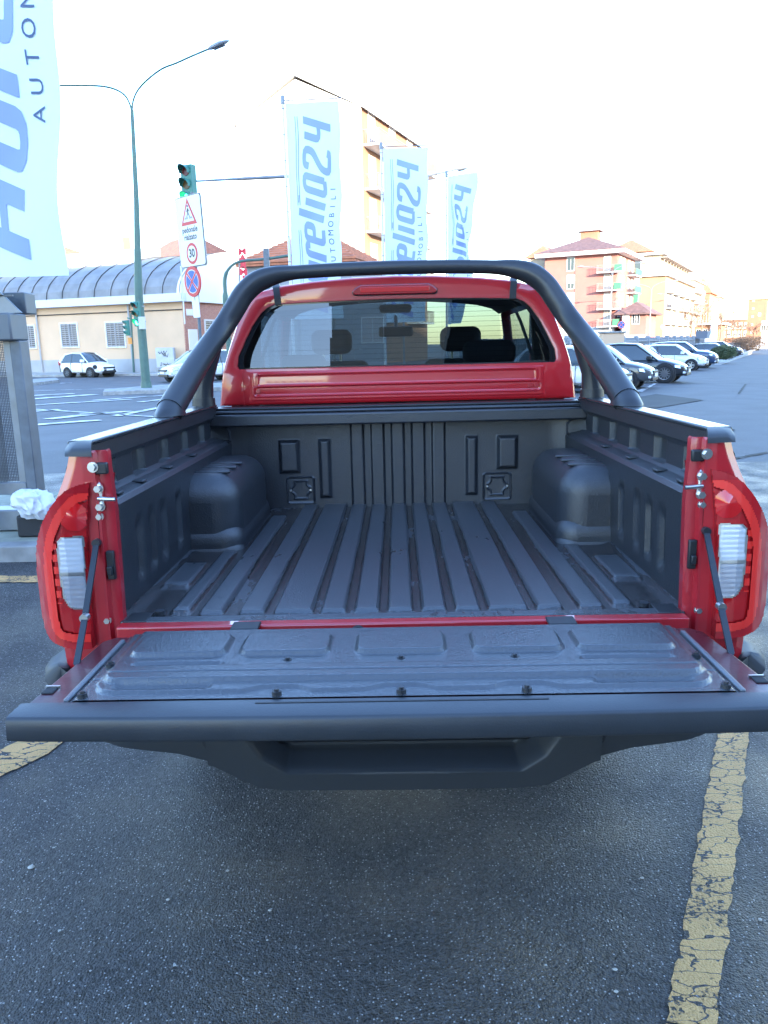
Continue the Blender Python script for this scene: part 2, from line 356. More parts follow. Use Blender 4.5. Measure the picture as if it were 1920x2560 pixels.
M_GLASS = glass('tinted_glass', (.13, .17, .185), 0, 1.75); M_GLASSC = glass('clear_glass', (.80, .88, .88))
M_GLB = mat('window_glass_dark', (.03, .04, .05), .05, 0, spec=.8)
M_WHITE = mat('white_paint', (.78, .79, .80), .3, coat=.6)
M_CONC = mat('concrete', (.30, .30, .28), .85, bump=(30, .4, .004), var=(3, .22))
M_KERB = mat('kerb_stone', (.26, .26, .25), .85, bump=(25, .5, .006), var=(5, .3))
# ------------------------------------------------------------------ the setting
def sheet(name, pts, m, z, jitter=0., kind='structure', label=None, n=1):
    mb = MB(); out = []
    for i in range(len(pts)):
        a, b = V(pts[i][:2]), V(pts[(i+1) % len(pts)][:2]); k = max(1, int((b-a).length/jitter/1.6)) if jitter else 1
        for j in range(k):
            p = a.lerp(b, j/k)
            if jitter and 0 < j: p = p+V((random.uniform(-1, 1), random.uniform(-1, 1)))*jitter*.33
            out.append((p.x, p.y, z+gz_(p.x)))
    mb.add(out, [tuple(range(len(out)))]); o = mb.build(name, m, fix=False)
    if o.data.polygons[0].normal.z < 0: o.data.flip_normals()
    o['kind'] = kind
    if label: o['label'] = label
    return o
XS = [-900, 2.2, 44.2, 900]
MB().add([(x, y, -.012+gz_(x)) for y in (-400, 1600) for x in XS], [(i, i+1, i+5, i+4) for i in range(3)]).build('ground', road_m('street_asphalt', (.092, .092, .094)))['kind'] = 'structure'
MB().add([(x, y, gz_(x)) for y in (-9, 10) for x in (-9, 2.2, 14)], [(0, 1, 4, 3), (1, 2, 5, 4)]).build('car_park', M_ASPH)['kind'] = 'structure'
sheet('yellow_line', [(-1.02+1.66, 1.51), (.755, 1.5), (1.475, 2.87), (1.9, 3.68), (1.775, 3.70), (1.33, 2.84)], M_YEL, .004, .02)
sheet('yellow_line', [(.245, .75), (.35, .75), (.752, 1.494), (.637, 1.504)], M_YEL, .004, .02)
sheet('yellow_line', [(-3.3, .2), (-3.15, .2), (-1.36, 2.80), (-1.24, 3.25), (-1.38, 3.30), (-1.53, 2.9)], M_YEL, .004, .02)
sheet('yellow_line', [(-7, 5.72), (-2.3, 5.27), (-2.3, 5.12), (-7, 5.52)], M_YEL, .004, .02)
sheet('yellow_line', [AYp[:2] for AYp in (G(505, 1132), G(520, 1132), G(492, 1070), G(478, 1070))], M_YEL, .004, .02)
# worn white crossing stripes and lane lines on the road to the left
def px_line(name, a, b, wpx, m=M_WHT, j=.04):
    p, q = G(*a), G(*b); n = (q-p).normalized(); s = V((-n.y, n.x, 0))*wpx/2
    sheet(name, [p+s, q+s, q-s, p-s], m, .004, j)
for a, b, wd in (((60, 990), (185, 984), .5), ((60, 999), (240, 986), .55), ((60, 1014), (330, 998), .3), ((230, 1001), (460, 985), .28),
                 ((70, 1022), (420, 1044), .13), ((200, 1036), (330, 1028), .35), ((290, 1040), (420, 1015), .25), ((120, 1048), (260, 1032), .4),
                 ((60, 1030), (150, 1024), .4), ((150, 958), (180, 957), .4), ((90, 1062), (250, 1050), .35), ((350, 1005), (480, 990), .3), ((60, 978), (330, 970), .12)):
    px_line('lane_marking', a, b, wd)
for a, b, wd in (((1600, 980), (1640, 958), .12), ((1500, 1016), (1620, 968), .12)): px_line('lane_marking', a, b, wd)
for a, b, wd in (((1612, 958), (1919, 959), .07), ((1846, 985), (1864, 960), .06), ((1500, 1085), (1600, 1062), .05), ((1560, 1068), (1680, 1080), .04), ((1760, 1160), (1919, 1130), .05), ((200, 1140), (330, 1105), .04)): px_line('tar_seam', a, b, wd, M_ASPH2, .05)
for pts in ([(1500, 1010), (1640, 985), (1760, 1000), (1640, 1020)], [(1650, 1060), (1760, 1050), (1840, 1075), (1700, 1085)]):
    sheet('road_patch', [G(*p)[:2] for p in pts], M_ASPH2, .004, .05)
def kerb_block(name, poly, h=.13, m=M_KERB, top=None, kind='structure'):
    mb = MB(); ps = [(p[0], p[1]) for p in poly]; g0 = gz_(sum(p[0] for p in ps)/len(ps)); mb.prism(ps, (0, 0, h+.3), (0, 0, -.3+g0), (1, 0, 0), (0, 1, 0))
    o = mb.build(name, m, bevel=.02); o['kind'] = kind; return o
kerb_block('traffic_island', [G(258, 988), G(560, 976), G(560, 964), G(400, 970), G(262, 981)], .13)
kerb_block('traffic_island', [G(40, 966), G(98, 962), G(149, 955), G(140, 950), G(60, 955)], .13)
# pavement in front of the warehouse
WC = V((-12.4, 50, 0)); WU = V((-.923, .385, 0)); WV = V((.385, .923, 0))
kerb_block('pavement', [WC+WU*45-WV*4, WC-WU*-9-WV*4.6, WC+WU*3-WV*3.2, WC-WU*6-WV*3.0, WC-WU*6+WV*1, WC+WU*45+WV*1], .12, M_CONC)
# concrete base of the gate
def slab(x0, x1, y0, y1, h, n):
    root = empty('concrete_platform', ((x0+x1)/2, y0, 0)); root['kind'] = 'structure'
    for i in range(n):
        a = x0+(x1-x0)*i/n; b = x0+(x1-x0)*(i+1)/n
        MB().box(a+.006, b-.006, y0, y0+.16, -.2, h).build('kerb_stone', M_KERB, root, bevel=.012)
        MB().box(a+.01, b-.01, y0+.166, y1, -.2, h-.008).build('paving_slab', mat('slab', (.27, .28, .22), .9, bump=(40, .5, .004), var=(4, .3)), root, bevel=.01)
slab(-8.7, -2.62, 5.68, 8., .125, 8)
# right hand kerb islands with scrub
kerb_block('kerb_island', [G(1778, 918), G(1822, 905), G(1880, 884), G(1850, 884), G(1800, 897)], .13)
kerb_block('kerb_island', [G(1862, 884), G(1888, 876), G(1905, 871), G(1880, 873)], .13)
# ------------------------------------------------------------------ the red pickup
CAMT = cam_matrix((.0055, -2.0474, FH+.7023), RD(-1.243), RD(11.709), RD(1.403))
truck = bpy.data.objects.new('pickup_truck', None); COL.objects.link(truck); truck.matrix_world = CAMW @ CAMT.inverted()
tag(truck, 'red double-cab pickup truck with its tailgate folded down and wet empty black load bed', 'pickup truck')
TO = (0, 0, FH)
def T(mb, name, m, parent=None, **k):
    return mb.build(name, m, parent or truck, off=TO if k.pop('lift', True) else (0, 0, 0), world=False, **k)
def mir(fn):
    for s in (-1, 1): fn(s)
def fl(mb, s): return mb if s > 0 else mb.flipped()
def mv(x, z, y):       # measured on the plane y=-.05 -> same line of sight at depth y (used once to size the lamp)
    k = (y+2.0474)/1.9974; return V((.0055+(abs(x)-.0055)*k, y, .7023+(z-.7023)*k))
# --- bed floor
RIBS = [(0, .027), (.095, .026), (-.095, .026), (.19, .027), (-.19, .027), (.303, .047), (-.303, .047), (.42, .028), (-.42, .028), (.536, .026), (-.536, .026)]
def floor_h(x, y):
    h = -.016
    if y < 1.6:
        e = sm(.004, .022, y)
        for c, hw in RIBS:
            if abs(c) > .5 and y > 1.33: continue
            h = max(h, -.016+.016*e*(1-sm(hw, hw+.013, abs(x-c))))
        for c, y0, y1, hw in ((.63, .05, .71, .018), (.715, .30, .555, .034)):
            d = max(abs(abs(x)-c)-hw, y0-y, y-y1); h = max(h, -.016+.013*(1-sm(0, .014, d)))
        h += .012*sm(.735, .80, abs(x))
    return h
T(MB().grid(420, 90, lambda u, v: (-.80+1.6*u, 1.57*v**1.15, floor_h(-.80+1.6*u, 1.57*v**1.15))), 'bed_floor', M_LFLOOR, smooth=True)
T(MB().box(-.775, .775, -.044, -.004, -.05, -.007), 'floor_lip', M_LFLOOR, bevel=.004)
mir(lambda s: T(fl(MB().box(.70, .765, -.045, .03, -.014, -.006), s), 'corner_plate', M_BLKP, bevel=.003))
mir(lambda s: T(fl(MB().cyl((.685, .03, -.014), (.685, .03, -.002), .014), s), 'floor_bolt', M_BLKS))
# --- bulkhead
def bulk(u, v):
    x = -.86+1.72*u; z = -.02+.46*v; d = 0
    for c in (0, .095, -.095, .19, -.19): d = max(d, .018*(1-sm(.024, .034, abs(x-c))))
    ax = abs(x)
    d = max(d, .022*(1-sm(0, .020, max(abs(ax-.512)-.032, abs(z-.232)-.062))))
    d = max(d, .018*(1-sm(0, .018, max(abs(ax-.345)-.013, abs(z-.172)-.125))))
    r = rbox(ax, z, .465, .070, .064, .062, .012)
    d += .006*(1-sm(0, .005, abs(r)))
    if r < 0:
        q = min(hypot(ax-.465+.05, z-.105), hypot(ax-.465-.05, z-.105), hypot(ax-.465+.05, z-.04), hypot(ax-.465-.05, z-.04))
        rr = rbox(ax, z, .465, .072, .046, .042, .012)
        bb = max(rr, .022-q); d += .006*(1-sm(0, .005, abs(bb)))
    y = 1.555-d-1.6*max(0, ax-.70)**2*1.8
    return (x, y, z)
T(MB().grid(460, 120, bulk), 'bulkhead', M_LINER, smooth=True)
T(MB().box(-.86, .86, 1.46, 1.60, .385, .440).box(-.85, .85, 1.485, 1.60, .44, .457), 'bulkhead_header', M_LINER, bevel=.012, seg=3)
T(MB().box(-.845, .845, 1.50, 1.612, .458, .468), 'header_cap', M_BLKP, bevel=.004)
mir(lambda s: [T(fl(MB().cyl((.465+k*.047, 1.549, .072), (.465+k*.047, 1.54, .072), .005, n=8), s), 'panel_screw', M_ALU) for k in (-1, 1)])
# --- bed sides
SIDEP = [(.832, .474), (.832, .43), (.842, .425), (.85, .41), (.85, .34), (.832, .327), (.79, .318), (.778, .305), (.780, .27), (.783, .1), (.785, -.03)]
def side(u, v):
    y = -.02+1.56*u; k = v*(len(SIDEP)-1); i = min(int(k), len(SIDEP)-2); t = k-i
    x = SIDEP[i][0]+(SIDEP[i+1][0]-SIDEP[i][0])*t; z = SIDEP[i][1]+(SIDEP[i+1][1]-SIDEP[i][1])*t
    if .335 < z < .415:
        b = 0
        for c in (.18, .45, .72, .99, 1.26, 1.50): b = max(b, 1-sm(.045, .06, abs(y-c)))
        x += .02*b
    if z < .27:
        b = 0
        for c in (.20, .32, .44, .62): b = max(b, 1-sm(.022, .036, abs(y-c)))
        x += .016*b*sm(.03, .07, z)*(1-sm(.20, .25, z))
    return (x, y, z)
mir(lambda s: T(fl(MB().grid(150, 110, side), s), 'bed_side_panel', M_LINER, smooth=True))
mir(lambda s: T(fl(MB().box(.826, .896, .02, 1.50, .474, .488), s), 'rail_cap', mat('rail_cap_plastic', (.03, .033, .037), .2, bump=(300, .12, .0006)), bevel=.006, seg=3))
def rail_corner(s):
    rings = []
    for t in range(7):
        a = t/6*pi/2; z = .488-.022*(1-cos(a)); y = .02-.085*sin(a)
        rings.append([(.797+.029*(1-sin(a)), y, z-.012), (.797+.029*(1-sin(a)), y, z), (.85, y, z+.001), (.888-.030*sin(a), y, z-.003-.004*sin(a)), (.896-.028*sin(a), y, z-.014+.004*sin(a))])
    T(fl(MB().loft(rings), s), 'rail_corner_cap', M_BLKG, smooth=True)
mir(rail_corner)
def rings_(s):
    for y in (.12, .33, .62, .95):
        T(fl(MB().box(.795, .832, y-.022, y+.022, .322, .330), s), 'tie_plate', M_BLKG, bevel=.004)
    for y, z in ((1.49, .345), (.03, .29)):
        T(fl(MB().tube([(.815, y, z+.045), (.79, y-.008, z+.038), (.772, y-.015, z+.02), (.772, y-.015, z-.02), (.79, y-.008, z-.038), (.815, y, z-.045)], .0055, 8), s), 'tie_down_hook', M_BLKS, smooth=True)
mir(rings_)
# --- wheel arches
def arch(s):
    T(fl(MB().box(.60, 1.0, .755, 1.46, -.14, .268), s), 'wheel_arch_liner', M_LINER, bevel=.10, seg=8)
    T(fl(MB().box(.592, 1.0, .745, 1.468, -.15, .088), s), 'wheel_arch_base', M_LINER, bevel=.075, seg=8)
    T(fl(MB().box(.586, 1.0, .738, 1.475, -.15, .034), s), 'wheel_arch_foot', M_LINER, bevel=.07, seg=8)
    for k, y in enumerate((.86, .98, 1.10)):
        T(fl(MB().box(.645, .80, y, y+.022, .262, .2725), s), 'arch_ridge', M_LINER, bevel=.004)
mir(arch)
# --- red outer body of the bed
XO = [(-.40, .90), (-.25, .935), (-.1, .948), (.1, .952), (.25, .948), (.33, .93), (.38, .905), (.42, .888), (.462, .876)]
def bedside(s):
    def f(u, v):
        z = -.30+.762*v; xo = lerp_tab(XO, z)
        plan = [(.803, -.052), (.83, -.056), (xo-.035, -.052), (xo-.010, -.038), (xo, -.005), (xo+.002, .10), (xo, .5), (xo, 1.0), (xo, 1.56)]
        k = u*(len(plan)-1); i = min(int(k), len(plan)-2); t = k-i
        return (plan[i][0]+(plan[i+1][0]-plan[i][0])*t, plan[i][1]+(plan[i+1][1]-plan[i][1])*t, z)
    T(fl(MB().grid(48, 40, f), s), 'bed_outer_panel', M_RED, smooth=True)
    # inner post the tailgate closes against
    plan = [(.770, .0), (.768, -.03), (.778, -.037), (.793, -.037), (.797, -.044), (.799, -.053), (.806, -.054)]
    T(fl(MB().loft([[(x+dx, y, z) for x, y in plan] for z, dx in ((-.09, 0), (.02, 0), (.2, -.004), (.3, -.006), (.42, 0), (.462, .0), (.468, .004))], closed=False, cap=False), s), 'corner_post', M_REDD, smooth=True)
    T(fl(MB().prism([(.784, .375), (.796, .39), (.796, .345), (.79, .335), (.784, .345)], (0, -.006, 0), (0, -.038, 0)), s), 'post_pressing', M_REDD, bevel=.002)
    T(fl(MB().box(.80, .90, -.04, .3, -.30, -.08), s), 'rear_quarter', M_RED, bevel=.02)
    # black bump stop with a bolt
    bs = T(fl(MB().box(.766, .798, -.052, -.034, .405, .436), s), 'bump_stop', M_BLKP, bevel=.004)
    T(fl(MB().cyl((.802, -.05, .425), (.802, -.064, .425), .010, n=6).cyl((.802, -.05, .425), (.802, -.055, .425), .0145), s), 'bolt', M_ALU, bs)
    # striker
    st = T(fl(MB().prism([(.781, .315), (.796, .305), (.803, .33), (.801, .375), (.792, .385), (.785, .37), (.788, .345)], (0, -.007, 0), (0, -.041, 0)), s), 'striker', M_ALU, bevel=.003)
    for z in (.367, .318): T(fl(MB().cyl((.794, -.045, z), (.794, -.062, z), .0095, n=6).cyl((.794, -.046, z), (.794, -.051, z), .013), s), 'bolt', M_ALU, st)
    T(fl(MB().tube([(.795, -.055, .341), (.766, -.060, .340), (.748, -.060, .339)], .0058, 10), s), 'striker_pin', M_ALU, st, smooth=True)
    for z, x in ((.291, .799), (-.001, .806)): T(fl(MB().cyl((x, -.045, z), (x, -.058, z), .008, n=6).cyl((x, -.045, z), (x, -.051, z), .0115), s), 'bolt', M_ALU)
    # latch plate and the folding stay of the tailgate
    T(fl(MB().box(.772, .793, -.050, -.036, .115, .195).box(.776, .79, -.062, -.05, .13, .155), s), 'stay_bracket', M_BLKP, bevel=.003)
    a, b, c = V((.809, -.062, .222)), V((.795, -.215, .066)), V((.768, -.352, -.006))
    stay = T(fl(MB().cyl(a+V((0, .008, 0)), a+V((0, -.008, 0)), .011), s), 'tailgate_stay', M_BLKS)
    def bar(p, q, wd, th):
        d = (q-p).normalized(); n = V((1, 0, 0)); n = (n-d*n.dot(d)).normalized(); m_ = d.cross(n)
        rr = []
        for k, t in ((.55, 0), (1, .04), (1, .96), (.55, 1)):
            P_ = p.lerp(q, t); rr.append([P_+n*wd*k+m_*th, P_-n*wd*k+m_*th, P_-n*wd*k-m_*th, P_+n*wd*k-m_*th])
        return MB().loft(rr)
    T(fl(bar(a, b, .0075, .003), s), 'stay_arm', M_BLKS, stay); T(fl(bar(b, c, .0075, .003), s), 'stay_arm', M_BLKS, stay)
    T(fl(MB().cyl(b+V((.0, .009, 0)), b+V((0, -.010, 0)), .011), s), 'stay_pivot', M_ALU, stay)
    # wheel arch flare and black side trim
    T(fl(MB().tube([(.955, 1.18+.47*cos(a), -.48+.50*sin(a)) for a in [pi*i/20 for i in range(21)]], .035, 8), s), 'arch_flare', M_BLKG, smooth=True)
    T(fl(MB().loft([[(.925+.045*sin(pi*i/8), y, .44-.12*i/8) for i in range(9)]+[(.91, y, .32), (.91, y, .44)] for y in (.16, .2, .6, .64)]), s), 'side_guard', M_BLKP, smooth=True)
mir(bedside)
# --- tail lamps
OUT = [(.818, .384), (.86, .374), (.893, .357), (.93, .318), (.958, .272), (.976, .225), (.985, .16), (.985, .02), (.980, -.03), (.967, -.058), (.94, -.075), (.90, -.084), (.855, -.082), (.853, .13), (.838, .26)]
CLR = [(.852, .234), (.905, .232), (.917, .222), (.92, .13), (.915, .065), (.905, .045), (.895, .038), (.858, .035)]
OUTE = [tuple(p)[:2] for p in (lambda Q: [Q[0]]+[q for a, b, c in zip(Q, Q[1:], Q[2:]) for q in (((a[0]+3*b[0])/4, (a[1]+3*b[1])/4), ((3*b[0]+c[0])/4, (3*b[1]+c[1])/4))]+[Q[-1]])(OUT[:13])]
OUT = OUTE+OUT[13:]     # the outer edge chain
def lamp_y(x): return lerp_tab([(.815, -.064), (.86, -.088), (.90, -.102), (.93, -.106), (.955, -.098), (.972, -.080), (.986, -.055)], x)
def lamp(s):
    parts = {}
    st = .0034; nx = int(.185/st); nz = int(.48/st)
    def cls(x, z):
        if not inside(x, z, OUT): return None
        d = min(seg_d(x, z, OUTE[i], OUTE[i+1]) for i in range(1, len(OUTE)-1))
        if psd(x, z, CLR) > 0 and abs(z-.133) < .0045: return 'lens_divider'
        if psd(x, z, CLR) > 0: return 'reversing_lamp' if z > .133 else 'turn_signal'
        if psd(x, z, CLR) > -.005: return 'chrome_edge'
        if z > .355 and d < .04: return 'lamp_top'
        if d < .020: return 'outer_lens'
        if d < .043: return 'light_guide'
        if .923 < x < .937 and .05 < z < .22 and (z*100) % 3.4 < 2.0: return 'led_strip'
        if hypot(x-.868, (z-.292)) < .040: return 'brake_lens'
        if d < .048: return 'lens_groove'
        return 'inner_lens'
    DEP = dict(outer_lens=.0, light_guide=-.004, inner_lens=.003, lens_groove=.008, led_strip=-.002, brake_lens=-.003, reversing_lamp=-.006, turn_signal=-.006, chrome_edge=-.003, lamp_top=0, lens_divider=-.002)
    for i in range(nx):
        for j in range(nz):
            x = .812+i*st; z = -.09+j*st; c = cls(x+st/2, z+st/2)
            if c is None: continue
            P = parts.setdefault(c, ({}, MB())); vs = []
            for a, b in ((x, z), (x+st, z), (x+st, z+st), (x, z+st)):
                key = (round(a/st), round(b/st))
                if key not in P[0]:
                    dd = DEP[c]
                    if c in ('reversing_lamp', 'turn_signal'): dd += .00028*sin(b*460)
                    if c == 'brake_lens': dd -= .010*(1-hypot(a-.868, b-.292)/.04)
                    q = mv(a, b, lamp_y(a)+dd); P[0][key] = len(P[1].v); P[1].v.append(tuple(q))
                vs.append(P[0][key])
            P[1].f.append(tuple(vs))
    MM = dict(outer_lens=mat('outer_lens_red', (.50, .01, .014), .07, coat=1.), light_guide=M_GUIDE, inner_lens=mat('inner_lens_red', (.44, .008, .010), .07, coat=1.), lens_groove=M_LENSD, led_strip=M_GUIDE, brake_lens=M_LENSR, reversing_lamp=M_CLEAR, turn_signal=mat('clear_lens_lower', (.50, .50, .53), .2, .5, coat=1.), chrome_edge=M_ALU, lamp_top=M_LENSD, lens_divider=M_ALU)
    # housing behind and round the side
    n = len(OUT); a = [mv(x, z, lamp_y(x)+.0035) for x, z in OUT]; bk = [V((p.x, p.y+.09, p.z)) for p in a]
    side_ = []
    for i, p in enumerate(a): side_.append(V((min(p.x, .955), .13, p.z*.97+.01)))
    hs = T(fl(MB().loft([a, [V((q.x, q.y+.004, q.z)) for q in a], [V((min(q.x, .955), q.y+.07, q.z)) for q in a], side_], cap=True), s), 'tail_lamp', M_LENSD, smooth=True)
    for k in parts: T(fl(parts[k][1], s), k, MM[k], hs, smooth=True, fix=True)
mir(lamp)
# --- rear sill, hinges and cable
T(MB().box(-.772, .772, -.085, -.0445, -.12, -.0085), 'rear_sill', M_RED, bevel=.006, seg=3)
def hinge(s):
    x = .39 if s > 0 else .378
    h = T(fl(MB().box(x, x+.075, -.125, -.066, -.014, -.004), s), 'tailgate_hinge', M_BLKP, bevel=.003)
    T(fl(MB().box(x+.005, x+.07, -.155, -.0865, -.075, -.017), s), 'hinge_bracket', M_REDD, h, bevel=.004)
    T(fl(MB().box(x+.028, x+.048, -.1565, -.145, -.07, -.013), s), 'hinge_strap', M_ALU, h, bevel=.002)
    for q in (-.018, .093): T(fl(MB().cyl((x+q, -.083, -.036), (x+q, -.097, -.036), .011, n=6), s), 'hinge_bolt', M_RED, h)
mir(hinge)
T(MB().tube([(-.115, -.08, -.034), (-.115, -.11, -.030)], .020, 14).tube([(-.115, -.11, -.030), (-.10, -.135, -.028), (-.06, -.155, -.034)], .013, 10), 'cable_grommet', M_RUB, smooth=True)
T(MB().tube([(-.06+.075*i/24, -.152-.006*i/24, -.034) for i in range(25)], [.011+.0025*(i % 2) for i in range(25)], 10), 'cable_conduit', M_BLKS)
# --- tailgate
tg = T(MB().loft([[(x, y, z) for x, y in ((-.735, -.176), (.735, -.176), (.760, -.205), (.788, -.605), (-.788, -.605), (-.760, -.205))] for z in (-.046, -.042, -.008, -.002)]), 'tailgate', mat('tailgate_red_film', (.065, .010, .016), .3, coat=.25, bump=(90, .25, .0015), var=(5, .5)), bevel=.004)
def gate_h(x, y):
    ax = abs(x); h = .004*(1-sm(.683, .692, ax))
    bump = 0
    for c in (0, .261, -.261): bump = max(bump, (1-sm(.03, .085, abs(x-c))))
    yb = -.540+.020*bump; r = .05; ex = 0
    if ax > .61: ex = .05-sqrt(max(0, .05**2-min(.05, ax-.61)**2)) if ax < .66 else .05
    h += .005*sm(yb-.008, yb+.004, y-ex)*(1-sm(.655, .67, ax))
    for c in (0, .275, -.275, .527, -.527):
        d = rbox(x, y, c, -.294, .108 if abs(c) < .5 else .115, .068, .03); h += .0080*(1-sm(-.009, .003, d))
    d = rbox(x, y, 0, -.463, .655, .040, .038); h += .007*(1-sm(-.009, .004, d))
    for yy in (-.400, -.522):
        if .40 < ax < .63: d = rbox(ax, y, .512, yy+(.004 if yy < -.5 else 0), .105, .015, .014); h -= .0050*(1-sm(-.012, .005, d))
    h -= .003*(1-sm(.001, .004, abs(y+.462)))*.6
    return h
T(MB().grid(520, 150, lambda u, v: (-.695+1.39*u, -.567+.385*v, .001+1.5*gate_h(-.695+1.39*u, -.567+.385*v))), 'tailgate_liner', M_LGATE, tg, smooth=True)
mir(lambda s: T(fl(MB().box(.697, .709, -.562, -.215, -.002, .007), s), 'edge_sheen', mat('edge_sheen', (.13, .14, .15), .3, bump=(150, .5, .002)), tg, bevel=.003))  # reflected sheen of the liner's edge put into a paler strip
for x, y in ((0, -.384), (.261, -.384), (-.261, -.384), (0, -.552), (.261, -.552), (-.261, -.552), (.672, -.550), (-.672, -.550), (.672, -.39), (-.672, -.39)):
    T(MB().cyl((x, y, .003), (x, y, .020), .0065, .005, 10).cyl((x, y, .002), (x, y, .0155), .011, .010, 14), 'liner_screw', M_BLKS, tg)
def lip(x0, x1):
    pr = [(-.568, -.001), (-.571, .005), (-.632, .005), (-.637, .0025), (-.6395, -.002), (-.644, -.040), (-.641, -.045), (-.60, -.047)]
    rr = []
    for i in range(41):
        x = x0+(x1-x0)*i/40; k = .97 if i in (0, 40) else 1.
        rr.append([(x, (-.60+(y+.60)*k)-(.013*(1-(x/x1)**2) if y < -.60 else 0), -.02+(z+.02)*k) for y, z in pr])
    return MB().loft(rr)
T(lip(-.793, .793), 'tailgate_top_moulding', mat('moulding_plastic', (.034, .038, .043), .34, bump=(260, .35, .0010), var=(6, .12)), tg, smooth=True)
T(MB().box(-.30, .30, -.590, -.585, .001, .0065), 'moulding_seam', M_BLKP, tg)
mir(lambda s: T(fl(MB().box(.752, .778, -.515, -.485, -.003, .0015), s), 'latch_recess', M_DARK, tg, bevel=.003))
mir(lambda s: T(fl(MB().box(.748, .780, -.487, -.482, -.002, .004), s), 'latch_lip', M_ALU, tg))
# --- bumper
ZLOW = [(0, -.434), (.30, -.432), (.38, -.424), (.43, -.398), (.50, -.360), (.60, -.332), (.75, -.312), (.90, -.285), (1.0, -.25)]
REC = [(-.47, -.10), (-.43, -.24), (-.37, -.335), (-.31, -.378), (.31, -.378), (.37, -.335), (.43, -.24), (.47, -.10)]
def bump(u, v):
    x = -.99+1.98*u; ax = abs(x); zl = lerp_tab(ZLOW, ax); wrap = max(0, ax-.72)/.27
    y = -.20+.20*wrap**2
    if v < .8:
        t = v/.8; z = -.13+(zl+.13)*t
        y -= .012*sin(pi*t)
        r = psd(x, z, REC); y += .10*sm(-.004, .03, r)
        y += .012*(1-sm(.0, .012, abs(r+.02)))*0
        if .52 < ax < .95: y += .02*sm(.0, .6, t)
    else:
        t = (v-.8)/.2; z = zl-.010*sin(pi*t)*.6+.05*t*t; y = y+.02*(.52 < ax < .95)+.22*t
    return (x, y, z)
bp_ = T(MB().grid(330, 90, bump), 'rear_bumper', M_BLKG, smooth=True)
mir(lambda s: T(fl(MB().tube([(.94, -.05+0*i, -.13) for i in range(1)]+[(.955, -.05, -.16), (.975, .02, -.18), (.975, .22, -.19)], [.015, .04, .055, .05], 10), s), 'bumper_end_cap', M_BLKG, bp_, smooth=True))
mir(lambda s: T(fl(MB().cyl((.505, -.178, -.292), (.505, -.199, -.292), .017, n=20).cyl((.505, -.18, -.292), (.505, -.194, -.292), .024, n=20), s), 'parking_sensor', M_BLKP, bp_))
T(MB().box(-.36, .36, -.13, -.11, -.335, -.12), 'step_panel', M_BLKP, bp_, bevel=.01)
T(MB().box(-.87, .87, -.02, .05, -.32, -.10), 'rear_valance', M_BLKP)
# --- chassis and wheels
T(MB().box(-.52, -.40, .1, 5.0, -.36, -.22).box(.40, .52, .1, 5.0, -.36, -.22).box(-.6, .6, 1.9, 2.2, -.45, -.3).box(-.4, .4, .4, 2.6, -.25, -.1), 'chassis', M_DARK)
T(MB().cyl((-.7, 1.18, -.47), (.7, 1.18, -.47), .045).tube([(0, 1.18-.13, -.47), (0, 1.18, -.47), (0, 1.18+.13, -.47)], [.05, .13, .05]), 'rear_axle', M_DARK, smooth=True)
def wheel(parent, x, y, zc, r, wd, build, sp=6, rimm=None, tyre_m=None):
    """one wheel: tyre with rim and spokes as its pieces; axis along x"""
    pr = [(r*.64, -.42), (r*.70, -.5), (r*.93, -.48), (r, -.36), (r, .36), (r*.93, .48), (r*.70, .5), (r*.64, .42)]
    n = 28
    def rev(prof, x0): return [[V((x+q*wd, y+cos(a)*p, zc+sin(a)*p)) for p, q in prof] for a in [2*pi*i/n for i in range(n)]]
    R_ = rev(pr, 0); R_.append(R_[0]); m = MB().loft(R_, closed=True, cap=False); ty = build(m, 'wheel', tyre_m or M_RUB, parent, smooth=True)
    s = 1 if x > 0 else -1; m = MB()
    pr2 = [(r*.64, .42*s), (r*.66, .47*s), (r*.60, .45*s), (r*.58, .10*s), (r*.1, .12*s)]
    R2 = rev(pr2, 0); R2.append(R2[0]); m.loft(R2, closed=False, cap=False)
    build(m, 'rim', M_DARK, ty, smooth=True); m = MB()
    for k in range(sp):
        a = 2*pi*k/sp; ca, sa = cos(a), sin(a)
        for (r0, r1, w0, w1) in ((r*.08, r*.63, r*.10, r*.055*8/sp),):
            P_ = []
            for rr, ww in ((r0, w0), (r1, w1)):
                for dx in (.30, .42):
                    for q in (-ww, ww): P_.append((x+dx*s*wd, y+ca*rr-sa*q, zc+sa*rr+ca*q))
            m.add(P_, [(0, 1, 3, 2), (4, 6, 7, 5), (0, 4, 5, 1), (2, 3, 7, 6), (0, 2, 6, 4), (1, 5, 7, 3)])
    m.cyl((x+.26*s*wd, y, zc), (x+.44*s*wd, y, zc), r*.13)
    R3 = rev([(r*.66, .40*s), (r*.66, .475*s), (r*.60, .46*s), (r*.59, .38*s)], 0); R3.append(R3[0]); m.loft(R3, closed=True, cap=False)
    build(m, 'spokes', rimm or M_ALU, ty); return ty

def contact(y): return -(truck.matrix_world.translation.z+truck.matrix_world[2][1]*y)-FH
for s in (-1, 1):
    for y in (1.18, 4.32): wheel(truck, .78*s, y, contact(y)+.383, .385, .255, lambda m, n, mm, p, **k: T(m, n, mm, p, **k))
